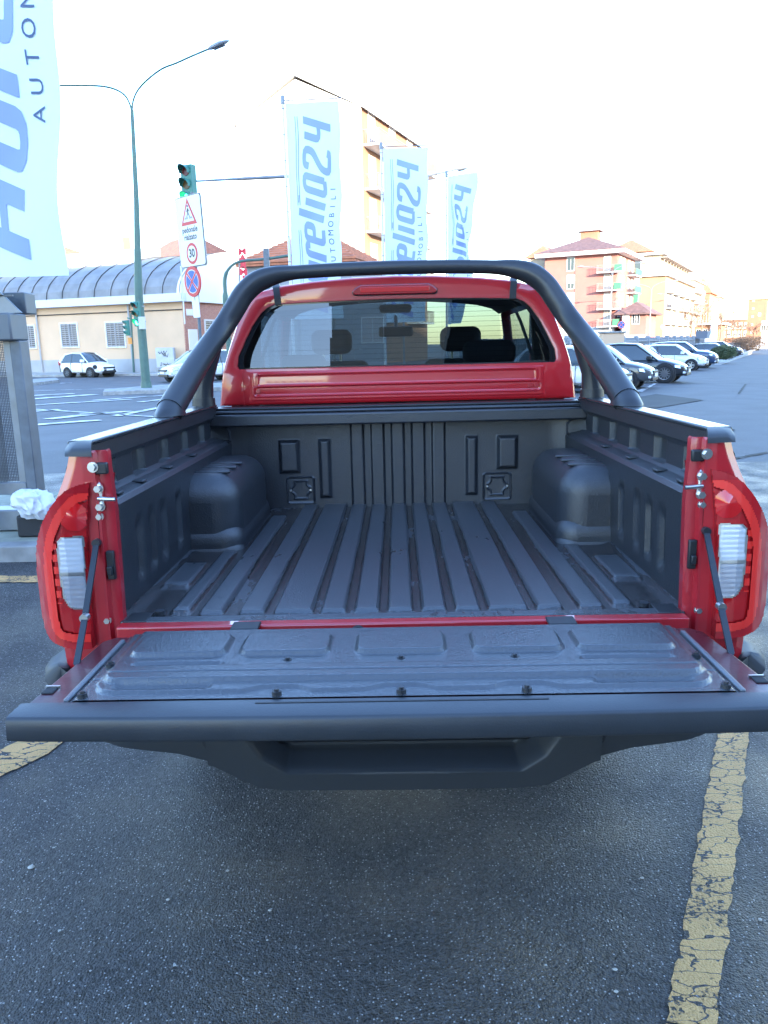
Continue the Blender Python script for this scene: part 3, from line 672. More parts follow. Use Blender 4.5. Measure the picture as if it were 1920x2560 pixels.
# --- cab
PROF = [(.850, .468), (.842, .52), (.830, .592), (.812, .66), (.790, .73), (.764, .80), (.742, .86), (.716, .915), (.683, .962), (.632, .996), (.54, 1.020), (.40, 1.036), (.2, 1.049), (0, 1.054)]
def full(pr): return pr+[(-x, z) for x, z in reversed(pr[:-1])]
WIN = [(.742, .640), (.748, .655), (.742, .70), (.70, .785), (.672, .838), (.63, .895), (.60, .92), (.565, .934), (.40, .940), (.2, .944), (0, .946)]
def resample(poly, angs, c=(0, .80)):
    out = []
    for a in angs:
        dx, dz = cos(a), sin(a); best = 0
        for i in range(len(poly)):
            x1, z1 = poly[i][0]-c[0], poly[i][1]-c[1]; x2, z2 = poly[(i+1) % len(poly)][0]-c[0], poly[(i+1) % len(poly)][1]-c[1]
            den = dx*(z2-z1)-dz*(x2-x1)
            if abs(den) < 1e-9: continue
            t = (x1*(z2-z1)-z1*(x2-x1))/den; u = (x1*dz-z1*dx)/den
            if t > 0 and -1e-6 <= u <= 1+1e-6: best = max(best, t)
        out.append((c[0]+dx*best, c[1]+dz*best))
    return out
outer = full(PROF); inner = full(WIN)
key = set()
for P_ in (outer, inner):
    for x, z in P_: key.add(round(atan2(z-.80, x) % (2*pi), 4))
for i in range(64): key.add(round(2*pi*i/64, 4))
ANG = sorted(key); RO = resample(outer, ANG); RI = resample(inner, ANG)
def yb(z): return 1.625+.05*sm(.55, 1.04, z)
rings = []
for t, dy in ((0, .022), (.0, .006), (.02, 0), (.5, -.006), (.90, -.004), (.965, .004), (.99, .02), (1.0, .045)):
    rings.append([(a[0]+(b[0]-a[0])*t, yb(a[1]+(b[1]-a[1])*t)+dy, a[1]+(b[1]-a[1])*t) for a, b in zip(RI, RO)])
T(MB().loft(rings, closed=True, cap=False), 'cab_rear_panel', M_RED, smooth=True)
rw = T(MB().add([(x, yb(z)+.012, z) for x, z in RI], [tuple(range(len(RI)))]), 'rear_window', M_GLASS)
T(MB().loft([[(x*k, yb(z)+.010, .8+(z-.8)*k) for x, z in RI] for k in (1.0, .965)], closed=True, cap=False), 'window_black_border', mat('frit', (.012, .013, .015), .15), rw)
wires = MB()
for k in range(11):
    z = .675+k*.023; xm = .70-.27*max(0, (z-.70))/.23*.75; wires.box(-xm, xm, yb(z)+.0135, yb(z)+.0145, z-.0006, z+.0006)
T(wires, 'defroster_wires', M_DARK, rw)
# pressed panel below the window
def press(u, v):
    x = -.70+1.40*u; z = .490+.138*v; d = 0
    r = rbox(x, z, 0, .5875, .655, .028, .012); r2 = rbox(x, z, 0, .535, .675, .0225, .012)
    for q in (r, r2): d += .0035*(1-sm(-.001, .006, abs(q)))
    d -= .004*(1-sm(-.012, 0, min(r, r2)))
    e = 1-sm(.675, .70, abs(x)); e *= sm(.490, .497, z)*(1-sm(.621, .628, z))
    return (x, yb(z)-.0085-d*e+.004*(1-e), z)
T(MB().grid(300, 60, press), 'pressed_panel', M_RED, smooth=True)
for x, z in ((-.655, .535), (.625, .538), (.655, .538)): T(MB().cyl((x, yb(z)-.008, z), (x, yb(z)-.0125, z), .010, n=14), 'grommet', M_REDD, smooth=True)
T(MB().box(-.725, -.7235, yb(.55)-.009, yb(.55)-.007, .468, .63), 'panel_seam', M_REDD)
# third brake light
HX = [(-.195, .983), (-.178, .998), (-.155, 1.009), (.155, 1.009), (.178, .998), (.195, .983), (.192, .971), (.18, .966), (-.18, .966), (-.192, .971)]
bl = T(MB().prism([(x*1.02, .987+(z-.987)*1.12) for x, z in HX], (0, -.014, 0), (0, 1.668, 0)), 'high_brake_light', M_BLKP, bevel=.003)
T(MB().prism(HX, (0, -.012, 0), (0, 1.6535, 0)), 'brake_light_lens', M_LENSD, bl, bevel=.004)
T(MB().box(-.16, .16, 1.639, 1.643, .976, .999), 'brake_light_leds', M_LENSR, bl, bevel=.002)
mir(lambda s: T(fl(MB().loft([[(x, yb(z)-.012+dy, z), (x+.030, yb(z)-.012+dy, z-.0015), (x+.030, yb(z)+.02+dy, z-.0015), (x, yb(z)+.02+dy, z)] for x, z, dy in ((.532, .934, 0), (.534, .975, 0), (.538, 1.012, .004), (.540, 1.030, .03))]), s), 'roof_gutter_trim', M_BLKP, smooth=True))
# cab shell forward of the rear panel
def strip(i0, i1, y0, y1, k0=1., k1=1.):
    rr = []
    for y in [y0+(y1-y0)*t/6 for t in range(7)]:
        t = (y-y0)/(y1-y0); k = k0+(k1-k0)*t; rr.append([(x*k, y, z) for x, z in PROF[i0:i1+1]])
    return MB().loft(rr, closed=False, cap=False)
hl = mat('headliner', (.20, .20, .20), .9)
def cabside(s):
    T(fl(strip(0, 13, 1.72, 1.98), s), 'c_pillar', M_RED, smooth=True)
    T(fl(strip(7, 13, 1.98, 3.05), s), 'roof_panel', M_RED, smooth=True)
    T(fl(remap(strip(8, 13, 1.70, 3.05), lambda x, y, z: (x*.97, y, z-.035)), s), 'headliner', hl, smooth=True)
    for y0, y1 in ((1.98, 2.66), (2.665, 3.72)):
        d = T(fl(MB().grid(20, 24, lambda u, v: (lerp_tab([(-.5, .88), (-.3, .93), (0, .945), (.3, .92), (.45, .86), (.6, .832)], -.5+1.1*v), y0+(y1-y0)*u, -.5+1.1*v)), s), 'door', M_RED, smooth=True)
        T(fl(MB().box(.905, .95, y0+.08, y0+.26, .33, .36), s), 'handle', M_ALU, d, bevel=.01)
    T(fl(strip(2, 7, 2.60, 2.72), s), 'b_pillar', M_BLKP, smooth=True)
    T(fl(strip(2, 7, 2.0, 2.60), s), 'side_window', M_GLASSC, smooth=True)
    T(fl(MB().loft([[(x, y+(3.70-y)*max(0, (.915-z)/.323)*(y > 2.9), z) for x, z in PROF[2:8]] for y in (2.72, 3.02)], closed=False, cap=False), s), 'front_side_window', M_GLASSC, smooth=True)
    T(fl(MB().tube([(.70, 3.02, .925), (.76, 3.32, .78), (.83, 3.74, .60)], .03, 8), s), 'a_pillar', M_RED, smooth=True)
    mr = T(fl(MB().box(.93, 1.13, 3.42, 3.52, .56, .74), s), 'door_mirror', M_RED, bevel=.035, seg=3)
    T(fl(MB().box(.945, 1.115, 3.415, 3.419, .575, .725), s), 'mirror_glass', M_ALU, mr)
    T(fl(MB().tube([(.955, 4.32+.47*cos(a), -.48+.50*sin(a)) for a in [pi*i/20 for i in range(21)]], .035, 8), s), 'arch_flare', M_BLKG, smooth=True)
    T(fl(MB().loft([[(x, y, z+dz) for x, z in ((.0, .52), (.6, .51), (.82, .46), (.93, .30), (.945, .05), (.92, -.30))] for y, dz in ((3.72, 0), (4.1, -.02), (4.6, -.07), (4.95, -.13), (5.08, -.25))], closed=False, cap=False), s), 'front_fender', M_RED, smooth=True)
mir(cabside)
T(MB().loft([[(x, y, z) for x, z in ((-w_, z0), (-w_*.5, z0+.03), (0, z0+.04), (w_*.5, z0+.03), (w_, z0))] for y, z0, w_ in ((3.03, .975, .66), (3.40, .80, .72), (3.80, .60, .80))], closed=False, cap=False), 'windscreen', M_GLASSC, smooth=True)
T(MB().box(-.9, .9, 4.95, 5.12, -.35, .28), 'front_bumper', M_BLKP, bevel=.04)
T(MB().box(-.83, .83, 1.70, 3.75, -.35, -.25), 'cab_floor', M_DARK)
# interior seen through the rear window
T(MB().box(-.68, .68, 1.74, 1.90, .0, .60), 'rear_seat_back', M_DKT, bevel=.04, seg=3)
def headrest(x, y, z, w_=.14, h=.20):
    o = T(MB().box(x-w_, x+w_, y-.05, y+.06, z, z+h), 'headrest', M_DKT, bevel=.045, seg=4)
    T(MB().cyl((x-.05, y, z-.10), (x-.05, y, z+.03), .007).cyl((x+.05, y, z-.10), (x+.05, y, z+.03), .007), 'headrest_posts', M_ALU, o)
headrest(-.46, 1.84, .63, .11, .07); headrest(.46, 1.84, .63, .13, .12)
for x in (-.38, .38):
    T(MB().loft([[(x+a, y, z) for a in (-w_, w_)]+[(x+a, y+.13, z) for a in (w_, -w_)] for y, z, w_ in ((2.75, .0, .25), (2.62, .40, .26), (2.56, .66, .21))]), 'front_seat_back', M_DKT, bevel=.04, seg=3)
    headrest(x, 2.60, .70, .12, .14)
T(MB().box(-.78, .78, 3.45, 3.95, .2, .56), 'dashboard', M_DARK, bevel=.05, seg=3)
T(MB().tube([(-.38+.18*cos(a), 3.28-.06*sin(a), .46+.17*sin(a)) for a in [2*pi*i/24 for i in range(25)]], .014, 8, cap=False), 'steering_wheel', M_BLKP, smooth=True)
T(MB().box(-.11, .11, 3.02, 3.05, .80, .865), 'rear_view_mirror', M_BLKP, bevel=.012)
T(MB().cyl((0, 3.04, .86), (0, 3.12, .93), .012), 'mirror_stem', M_BLKP)
T(MB().box(-.10, .10, 2.72, 2.95, .945, .985), 'overhead_console', hl, bevel=.02)
mir(lambda s: T(fl(MB().tube([(.70, 1.80, .90), (.72, 1.86, .80), (.735, 1.9, .62)], .05, 8), s), 'pillar_trim', hl, smooth=True))
# --- sports bar
bar = MB()
path = [(0, 1.50, 1.069), (.25, 1.50, 1.066), (.45, 1.495, 1.058), (.54, 1.49, 1.046), (.61, 1.48, 1.02), (.665, 1.465, .972), (.705, 1.445, .91), (.745, 1.42, .845), (.778, 1.375, .79), (.805, 1.30, .735), (.83, 1.17, .66), (.852, 1.0, .565), (.864, .885, .505)]
def sample(P_, n=6):
    out = []
    Q = [V(p) for p in P_]
    for i in range(len(Q)-1):
        p0 = Q[max(i-1, 0)]; p1 = Q[i]; p2 = Q[i+1]; p3 = Q[min(i+2, len(Q)-1)]
        for k in range(n):
            t = k/n; out.append(.5*((2*p1)+(p2-p0)*t+(2*p0-5*p1+4*p2-p3)*t*t+(3*p1-p0-3*p2+p3)*t**3))
    out.append(Q[-1]); return out
hp = sample(path); fullp = [V((-p.x, p.y, p.z)) for p in reversed(hp[1:])]+hp
rr = []
for p in fullp: rr.append(.030+.017*sm(.42, .62, abs(p.x))+.004*sm(.78, .86, abs(p.x)))
sb = T(bar.tube(fullp, rr, 22), 'sports_bar', M_BLKS, smooth=True)
def foot(s):
    c = V((.864, .885, .505)); d = (V((.864, .885, .505))-V((.852, 1.0, .565))).normalized()
    T(fl(MB().loft([[V((.864+(.056-.25*(z-.489))*cos(a), .885+yo+ry*sin(a), z)) for a in [2*pi*i/20 for i in range(20)]] for z, yo, ry in ((.489, .0, .105), (.497, .0, .102), (.52, .02, .085), (.55, .05, .07), (.575, .08, .05))]), s), 'bar_foot', M_BLKS, sb, smooth=True)
    T(fl(MB().tube([(.862, 1.40, .489), (.862, 1.40, .52), (.852, 1.40, .60), (.80, 1.40, .76), (.77, 1.41, .83)], [.047, .045, .040, .040, .038], 16), s), 'bar_upright', M_BLKS, sb, smooth=True)
    T(fl(MB().cyl((.862, 1.40, .488), (.861, 1.40, .525), .052, .049, 20), s), 'bar_collar', M_BLKP, sb, smooth=True)
mir(foot)
# ------------------------------------------------------------------ buildings
def wall_m(name, col, v=.08): return mat(name, col, .85, var=(.6, v), bump=(18, .15, .01))
M_CREAM = wall_m('cream_render', (.62, .43, .28)); M_PLINTH = wall_m('plinth_grey', (.36, .36, .36), .15)
M_PINK = wall_m('pink_render', (.36, .145, .115)); M_PEACH = wall_m('peach_render', (.33, .15, .09)); M_PALE = wall_m('pale_render', (.36, .29, .21))
M_GABLE = wall_m('white_render', (.78, .74, .66), .03); M_ORNG = wall_m('orange_render', (.31, .165, .10)); M_BEIGE = wall_m('beige_render', (.33, .21, .125))
M_TILE = mat('roof_tiles', (.42, .15, .08), .8, var=(2.5, .25), bump=(12, .5, .05)); M_TILED = mat('dark_roof_tiles', (.15, .085, .075), .85, var=(2, .3), bump=(12, .5, .05))
M_ZROOF = mat('sheet_metal_roof', (.20, .205, .21), .65, 0, var=(1.2, .2), bump=(5, .1, .01))
M_TRIM = mat('pale_trim', (.66, .64, .60), .8, var=(3, .08)); M_SHUT = mat('shutter', (.42, .36, .30), .8); M_GREEN = mat('green_screen', (.06, .20, .11), .7)
M_BAR = mat('window_bars', (.34, .34, .36), .6); M_RAIL = mat('iron_rail', (.30, .24, .2), .6)
def brick_m():
    m = bpy.data.materials.new('brick'); m.use_nodes = True; t = m.node_tree; N = t.nodes; L = t.links
    tc = N.new('ShaderNodeTexCoord'); sp = N.new('ShaderNodeSeparateXYZ'); L.new(tc.outputs['Object'], sp.inputs[0])
    ad = N.new('ShaderNodeMath'); L.new(sp.outputs[0], ad.inputs[0]); L.new(sp.outputs[1], ad.inputs[1])
    cb = N.new('ShaderNodeCombineXYZ'); L.new(ad.outputs[0], cb.inputs[0]); L.new(sp.outputs[2], cb.inputs[1])
    b = N.new('ShaderNodeTexBrick'); b.inputs['Scale'].default_value = 3.4; b.inputs['Color1'].default_value = (.42, .15, .09, 1); b.inputs['Color2'].default_value = (.50, .21, .13, 1); b.inputs['Mortar'].default_value = (.4, .32, .28, 1)
    L.new(cb.outputs[0], b.inputs['Vector']); L.new(b.outputs[0], N['Principled BSDF'].inputs['Base Color']); N['Principled BSDF'].inputs['Roughness'].default_value = .85; return m
M_BRICK = brick_m()
WCACHE = {}
def window(parent, O, u, s, z, w_, h, style='plain', d0=.0, name='window'):
    """window centred at (s,z) on a face: frame object with a pane (and shutter / bars) child"""
    key = (round(w_, 2), round(h, 2), style, round(u[0], 4), round(u[1], 4))
    C = V((O[0]+u[0]*s, O[1]+u[1]*s, z)); Z = V((0, 0, 0))
    if key not in WCACHE:
        fr = MB()
        a, b = w_/2, h/2; f = .10 if w_ > .7 else .07
        fr.fbox(Z, u, -a-f, -a, -b-f, b+f, -.02, .07).fbox(Z, u, a, a+f, -b-f, b+f, -.02, .07).fbox(Z, u, -a, a, b, b+f, -.02, .07).fbox(Z, u, -a, a, -b-f, -b, -.02, .09)
        fr.fbox(Z, u, -.025, .025, -b, b, .0, .045)
        pn = MB().fbox(Z, u, -a+.001, a-.001, -b+.001, b-.001, -.02, .02)
        ex = MB(); em = None
        if style == 'shutter': ex.fbox(Z, u, -a+.02, -.03, -b+.02, b-.02, .02, .05).fbox(Z, u, .03, a-.02, -b+.02, b-.02, .02, .05); em = M_SHUT
        if style == 'blind': ex.fbox(Z, u, -a+.01, a-.01, -b*.2, b-.01, .022, .035); em = M_TRIM
        if style == 'green': ex.fbox(Z, u, -a+.01, a-.01, -b+.01, b-.01, .05, .08); em = M_GREEN
        if style == 'bars':
            n = 11
            for i in range(n): ex.fbox(Z, u, -a-.02, a+.02, -b+(i+.5)*h/n-.022, -b+(i+.5)*h/n+.022, .06, .085)
            for q in (-a/2.2, 0, a/2.2): ex.fbox(Z, u, q-.016, q+.016, -b, b, .085, .10)
            em = M_BAR
        WCACHE[key] = (fr, pn, ex, em, [])
    fr, pn, ex, em, objs = WCACHE[key]
    C = C+V((u[1], -u[0], 0))*d0
    if not objs:
        o = fr.build(name, M_TRIM, None, world=False, fix=False); o.parent = parent; o.location = C-origin(parent); objs.append(o)
        pn.build('pane', mat('dark_pane', (.10, .11, .12), .12) if style == 'bars' else M_GLB, o, world=False)
        if em: ex.build({'bars': 'grille', 'blind': 'blind', 'green': 'shutter', 'shutter': 'shutter'}[style], em, o, world=False, fix=False)
        return o
    return copy_win(objs[0], parent, C)
def copy_win(o, parent, C):
    c = o.copy(); COL.objects.link(c); c.parent = parent; c.location = C-origin(parent); ORG[c.name] = origin(parent)
    for ch in o.children:
        d = ch.copy(); COL.objects.link(d); d.parent = c
    return c
def balcony(parent, O, u, s0, s1, z, depth, screen=None, solid=False, style=0):
    b = MB().fbox(O, u, s0, s1, z-.16, z, 0, depth).build('balcony', M_TRIM, parent)
    r = MB(); r.fbox(O, u, s0, s1, z+1.0, z+1.05, depth-.05, depth).fbox(O, u, s0, s0+.05, z+1.0, z+1.05, 0, depth-.05).fbox(O, u, s1-.05, s1, z+1.0, z+1.05, 0, depth-.05)
    n = int((s1-s0)/.16)
    for i in range(n+1): a = s0+(s1-s0-.025)*i/n; r.fbox(O, u, a, a+.025, z, z+1.0, depth-.04, depth-.015)
    m = int(depth/.16)
    for i in range(m):
        d = depth*i/m
        for a in (s0, s1-.025): r.fbox(O, u, a, a+.025, z, z+1.0, d, d+.025)
    if solid: MB().fbox(O, u, s0+.01, s1-.01, z+.05, z+.98, depth-.075, depth-.05).build('balcony_panel', solid, b)
    r.build('railing', M_RAIL, b, fix=False)
    if screen:
        MB().fbox(O, u, s0+(s1-s0)*screen[0], s0+(s1-s0)*screen[1], z+.06, z+1.02, depth+.003, depth+.03).fbox(O, u, (s1 if screen[1] > .9 else s0)-.02, (s1 if screen[1] > .9 else s0)+.02, z+.06, z+1.02, depth*.1, depth-.01).build('balcony_screen', M_GREEN, b)
    return b
def corner(O, u, v, s, t, z=0.): return V((O[0]+u[0]*s+v[0]*t, O[1]+u[1]*s+v[1]*t, z))
def prismwall(O, u, v, s0, s1, t0, t1, z0, z1):
    return MB().add([corner(O, u, v, s, t, z) for z in (z0, z1) for s, t in ((s0, t0), (s1, t0), (s1, t1), (s0, t1))], [(3, 2, 1, 0), (4, 5, 6, 7), (0, 1, 5, 4), (1, 2, 6, 5), (2, 3, 7, 6), (3, 0, 4, 7)])
def hip(O, u, v, s0, s1, t0, t1, z0, z1, ov=.6, inset=.5, th=.18):
    a = [corner(O, u, v, s, t, z0) for s, t in ((s0-ov, t0-ov), (s1+ov, t0-ov), (s1+ov, t1+ov), (s0-ov, t1+ov))]
    b = [p+V((0, 0, th)) for p in a]; W_, D_ = s1-s0, t1-t0
    if W_ > D_: r = [corner(O, u, v, s0+D_*inset, (t0+t1)/2, z1), corner(O, u, v, s1-D_*inset, (t0+t1)/2, z1)]; fs = [(4, 5, 9, 8), (5, 6, 9), (6, 7, 8, 9), (7, 4, 8)]
    else: r = [corner(O, u, v, (s0+s1)/2, t0+W_*inset, z1), corner(O, u, v, (s0+s1)/2, t1-W_*inset, z1)]; fs = [(4, 5, 8), (5, 6, 9, 8), (6, 7, 9), (7, 4, 8, 9)]
    return MB().add(a+b+r, [(3, 2, 1, 0), (0, 1, 5, 4), (1, 2, 6, 5), (2, 3, 7, 6), (3, 0, 4, 7)]+fs)
# ---- warehouse with the barrel roof
wh = empty('warehouse', WC, 'low cream warehouse with a grey barrel-vaulted metal roof across the road', 'building')
EAVE, RISE, HW, LEN = 4.55, 3.0, 6.4, 46.
nW = V((WU.y, -WU.x, 0))   # (.385,.923) -> away; outward towards the road is -WV
WUr = (-WU.x, -WU.y)       # run the long face left->right so that fbox normals face the road
WL = WC+WU*LEN
def wl(px, py): s, z = on_face(px, py, WL, WUr); return s, z
prismwall(WC, WU, WV, 0, LEN, 0, 2*HW, -.3, EAVE).build('wall', M_CREAM, wh)
MB().fbox(WL, WUr, 0, LEN+.03, -.2, .95, 0, .05).build('plinth', M_PLINTH, wh)
MB().fbox(WL, WUr, -.2, LEN+.35, EAVE-.12, EAVE+.38, 0, .55).build('gutter', mat('gutter', (.58, .60, .64), .5), wh)
MB().fbox(WL, WUr, 0, LEN, EAVE-.62, EAVE-.56, .02, .07).build('wall_cable', M_DARK, wh)
def vault(th, s, lift=0): return corner(WC, WU, WV, s, HW-(HW+.45+lift)*cos(th), EAVE+.32+(RISE+lift)*sin(th))
npan = 34
for i in range(npan):
    s0 = -.25+(LEN+.3)*i/npan; s1 = -.25+(LEN+.3)*(i+1)/npan; mb = MB(); K = 18
    rr = []
    for k in range(K+1):
        th = pi*k/K; rr.append([vault(th, s0, .06), vault(th, s0+.08, .06), vault(th, s0+.08, 0), vault(th, s1, 0)])
    mb.loft(rr, closed=False, cap=False); mb.build('roof_panel', M_ZROOF, wh, smooth=False, fix=False)
for px, py, wd in ((95, 707, 4.5), (148, 706, 4.2), (248, 700, 4.2)):
    s = LEN-on_face(px, py, WL-WV*-1.2, WUr)[0]
    d = MB(); a, b = s-wd/2, s+wd/2
    t0, z0, t1, z1 = 1.9, EAVE+1.95, 5.2, EAVE+3.35
    P_ = [corner(WC, WU, WV, a, t0, z0), corner(WC, WU, WV, b, t0, z0), corner(WC, WU, WV, b, t1, z1), corner(WC, WU, WV, a, t1, z1)]
    Q_ = [corner(WC, WU, WV, a, t0, z0+.5), corner(WC, WU, WV, b, t0, z0+.5), corner(WC, WU, WV, b, t1, z1+.55), corner(WC, WU, WV, a, t1, z1+.55)]
    o = d.add(P_+Q_, [(3, 2, 1, 0), (4, 5, 6, 7), (0, 1, 5, 4), (1, 2, 6, 5), (2, 3, 7, 6), (3, 0, 4, 7)]).build('skylight', M_ZROOF, wh)
    MB().add([q+V((0, 0, .05)) for q in Q_]+[q+V((0, 0, .12)) for q in Q_], [(3, 2, 1, 0), (4, 5, 6, 7), (0, 1, 5, 4), (1, 2, 6, 5), (2, 3, 7, 6), (3, 0, 4, 7)]).build('skylight_sheet', M_TRIM, o)
for xa, xb, ya, yb_ in ((148, 201, 806, 870), (261, 318, 803, 870), (50, 95, 811, 873)):
    s0, zt = wl(xa, ya); s1, zb = wl(xb, yb_); zt = wl((xa+xb)/2, ya)[1]; zb = wl((xa+xb)/2, yb_)[1]
    window(wh, WL, WUr, (s0+s1)/2, (zt+zb)/2, abs(s1-s0)-.25, zt-zb-.2, 'bars', 0.)
for px in (101, 330):
    s = wl(px, 850)[0]; c = corner(WL, WUr, (WUr[1], -WUr[0]), s, .14)
    MB().cyl(c+V((0, 0, .15)), c+V((0, 0, EAVE-.1)), .06).build('downpipe', M_PLINTH, wh, smooth=True)
# brick gable end with its white vault
GW = (WV.x, WV.y)
br = MB().fbox(WC, GW, -.02, 2*HW, -.2, EAVE-.05, 0, .06).build('brick_end_wall', M_BRICK, wh)
poly = [(-.35, EAVE-.1)]+[(HW-(HW+.5)*cos(pi*k/24), EAVE+.25+(RISE+.1)*sin(pi*k/24)) for k in range(25)]+[(2*HW+.35, EAVE-.1)]
MB().prism(poly, V((GW[1], -GW[0], 0))*.28, WC-V((0, 0, 0)), V((GW[0], GW[1], 0)), V((0, 0, 1))).build('gable_vault', M_GABLE, wh)
s0, z = on_face(503, 800, WC, GW); s1, z2 = on_face(552, 870, WC, GW)
window(wh, WC, GW, (s0+s1)/2+.1, (z+z2)/2, abs(s1-s0)-.4, abs(z-z2)-.1, 'bars', .06)
for a, b, c_, d in ((.25, 1.0, EAVE-.95, EAVE-.55), (.3, 1.25, 1.35, 2.75)): MB().fbox(WC, GW, a, b, c_, d, .05, .11).build('plaster_patch', M_GABLE, wh)
MB().fbox(WC, GW, -.05, 2*HW, -.2, .5, .0, .10).build('end_plinth', M_PLINTH, wh)
# ---- tall orange block with the white gable
K_ = 1.15
def gp(px, py, Y): return AY(px, py, Y)
A0 = gp(624, 865, 59.4*K_); B0 = gp(917, 861, 55.8*K_); HU = V((B0.x-A0.x, B0.y-A0.y, 0)); HWd = HU.length; HU.normalize(); HV = V((-HU.y, HU.x, 0)); A0.z = 0; B0.z = 0
tb = empty('apartment_tower', A0, 'tall apartment building with a white gable and orange balcony side behind the flags', 'building')
ZE = AY(917, 268, 55.8*K_).z; ZP = AY(750, 190, 57.6*K_).z; DL = 15.5
prismwall(A0, HU, HV, 0, HWd, 0, DL, -.3, ZE).build('wall', M_ORNG, tb)
MB().prism([(0, 0), (HWd, 0), (HWd, ZE), (HWd/2, ZP-.25), (0, ZE)], -HV*.12, A0, HU, V((0, 0, 1))).build('gable_wall', M_GABLE, tb)
for s_ in (0, 1):
    e = HWd+.35 if s_ else -.3; zz = ZE-.12
    P_ = [corner(A0, HU, HV, e, t, zz) for t in (-.2, DL+.4)]+[corner(A0, HU, HV, HWd/2, t, ZP) for t in (DL+.4, -.2)]
    MB().add(P_+[p+V((0, 0, .04)) for p in P_], [(0, 1, 2, 3), (7, 6, 5, 4), (0, 4, 5, 1), (1, 5, 6, 2), (2, 6, 7, 3), (3, 7, 4, 0)]).build('roof', M_TRIM, tb)
TF = (HV.x, HV.y)       # the side face, running away from us, normal to the right
for k, py in enumerate((365, 473, 579, 690, 800)):
    z = AY(940, py, 56.6*K_).z
    if k: 
        balcony(tb, B0, TF, .4, 5.2, z, 1.15); balcony(tb, B0, TF, 9.6, 14.2, z, 1.15)
    else: balcony(tb, B0, TF, .2, 14.8, z, 1.35, solid=M_BEIGE)
    for q in (1.9, 6.4, 10.8, 13.2): window(tb, B0, TF, q, z+1.35, 1.2, 2.3, 'shutter' if q != 6.4 else 'blind', .0)
window(tb, B0, TF, 2.4, ZE-1.7, 1.3, 1.7, 'plain'); window(tb, B0, TF, 6.5, ZE-1.7, 1.3, 1.7, 'shutter')
# ---- red tiled house in front of the tower
hA = gp(604, 862, 45.5); hB = gp(892, 861, 43.5); hU = V((hB.x-hA.x, hB.y-hA.y, 0)); hW = hU.length; hU.normalize(); hV = V((-hU.y, hU.x, 0)); hA.z = hB.z = 0
ho = empty('tiled_house', hA, 'low house with a pyramid roof of orange clay tiles beside the first flag', 'building')
ze = AY(700, 655, 45).z; zp = AY(760, 578, 48).z
prismwall(hA, hU, hV, .3, hW-.3, .3, 7, -.2, ze).build('wall', mat('house_grey', (.25, .26, .28), .8), ho)
hip(hA, hU, hV, .3, hW-.3, .3, 7, ze-.18, zp-.12, .35, .48, .12).build('roof', M_TILE, ho)
NC = 13
for i in range(NC):       # courses of tiles, each a stepped strip round the front and sides
    t = i/NC; t2 = (i+1)/NC; cs, ct = hW/2, 3.65
    def rg(t, dz):
        s0, s1 = -.07+(cs*.98)*t*1.0, hW+.07-(cs*.98)*t; tt = -.07+(ct*.97)*t
        return [corner(hA, hU, hV, s0, 7.3-3.5*t, ze+(zp-ze)*t+dz), corner(hA, hU, hV, s0, tt, ze+(zp-ze)*t+dz), corner(hA, hU, hV, s1, tt, ze+(zp-ze)*t+dz), corner(hA, hU, hV, s1, 7.3-3.5*t, ze+(zp-ze)*t+dz)]
    MB().loft([rg(t-.01, -.02), rg(t-.01, .12), rg(t2, .04)], closed=False, cap=False).build('tile_course', M_TILE, ho, fix=False)
# ---- pale block and terracotta roof behind the warehouse
def block(name, label, pxl, pxr, Yl, Yr, pyt, depth, m, roof=None, zr=2.5, cat='building', ov=.7, rm=None, ins=.5, py_at=None):
    a = gp(pxl, 850, Yl); b = gp(pxr, 850, Yr)
    if pxl > 1300:
        kx = (pxr-CX)/F_PX; t = (a.x-kx*a.y)/(kx*-.477-.879); b = V((a.x+.879*t, a.y-.477*t, 0))
    U = V((b.x-a.x, b.y-a.y, 0)); W_ = U.length; U.normalize(); Vv = V((-U.y, U.x, 0)); a.z = 0
    zt = AY(py_at or (pxl+pxr)/2, pyt, (Yl+Yr)/2).z; root = empty(name, a, label, cat)
    prismwall(a, U, Vv, 0, W_, 0, depth, -1.2, zt).build('wall', m, root)
    if roof == 'hip': hip(a, U, Vv, 0, W_, 0, depth, zt, zt+zr, ov, ins).build('roof', rm or M_TILE, root)
    elif roof == 'flat': prismwall(a, U, Vv, -ov, W_+ov, -ov, depth+ov, zt, zt+zr).build('roof', rm or M_TRIM, root)
    return root, a, (U.x, U.y), (Vv.x, Vv.y), W_, zt
r_, a, U, Vv, W_, zt = block('apartment_building', 'peach apartment building with a terracotta hip roof behind the warehouse', -60, 289, 92, 96, 662, 14, M_PEACH, 'hip', 3.4)
for px in (204, 240, 275): s, z = on_face(px, 682, a, U); window(r_, a, U, s, z, 1.5, 2.0, 'shutter')
for py in (690, 704): z = on_face(60, py, a, U)[1]; balcony(r_, a, U, 1.5, 11, z, 1.2, solid=M_PALE)
for s in (3, 5.5, 8.5): window(r_, a, U, s, zt-1.6, 1.4, 1.6, 'blind')
for s in (8, 17): prismwall(a, U, Vv, s, s+.9, 5, 6, zt+1.5, zt+3.9).build('chimney', M_PEACH, r_)
r_, a, U, Vv, W_, zt = block('apartment_building', 'pale building with an orange roof seen between the warning sign and the red letters', 470, 606, 80, 84, 655, 12, M_GABLE, 'hip', 3.0)
s, z = on_face(557, 663, a, U); window(r_, a, U, s, z, 1.6, 1.4)
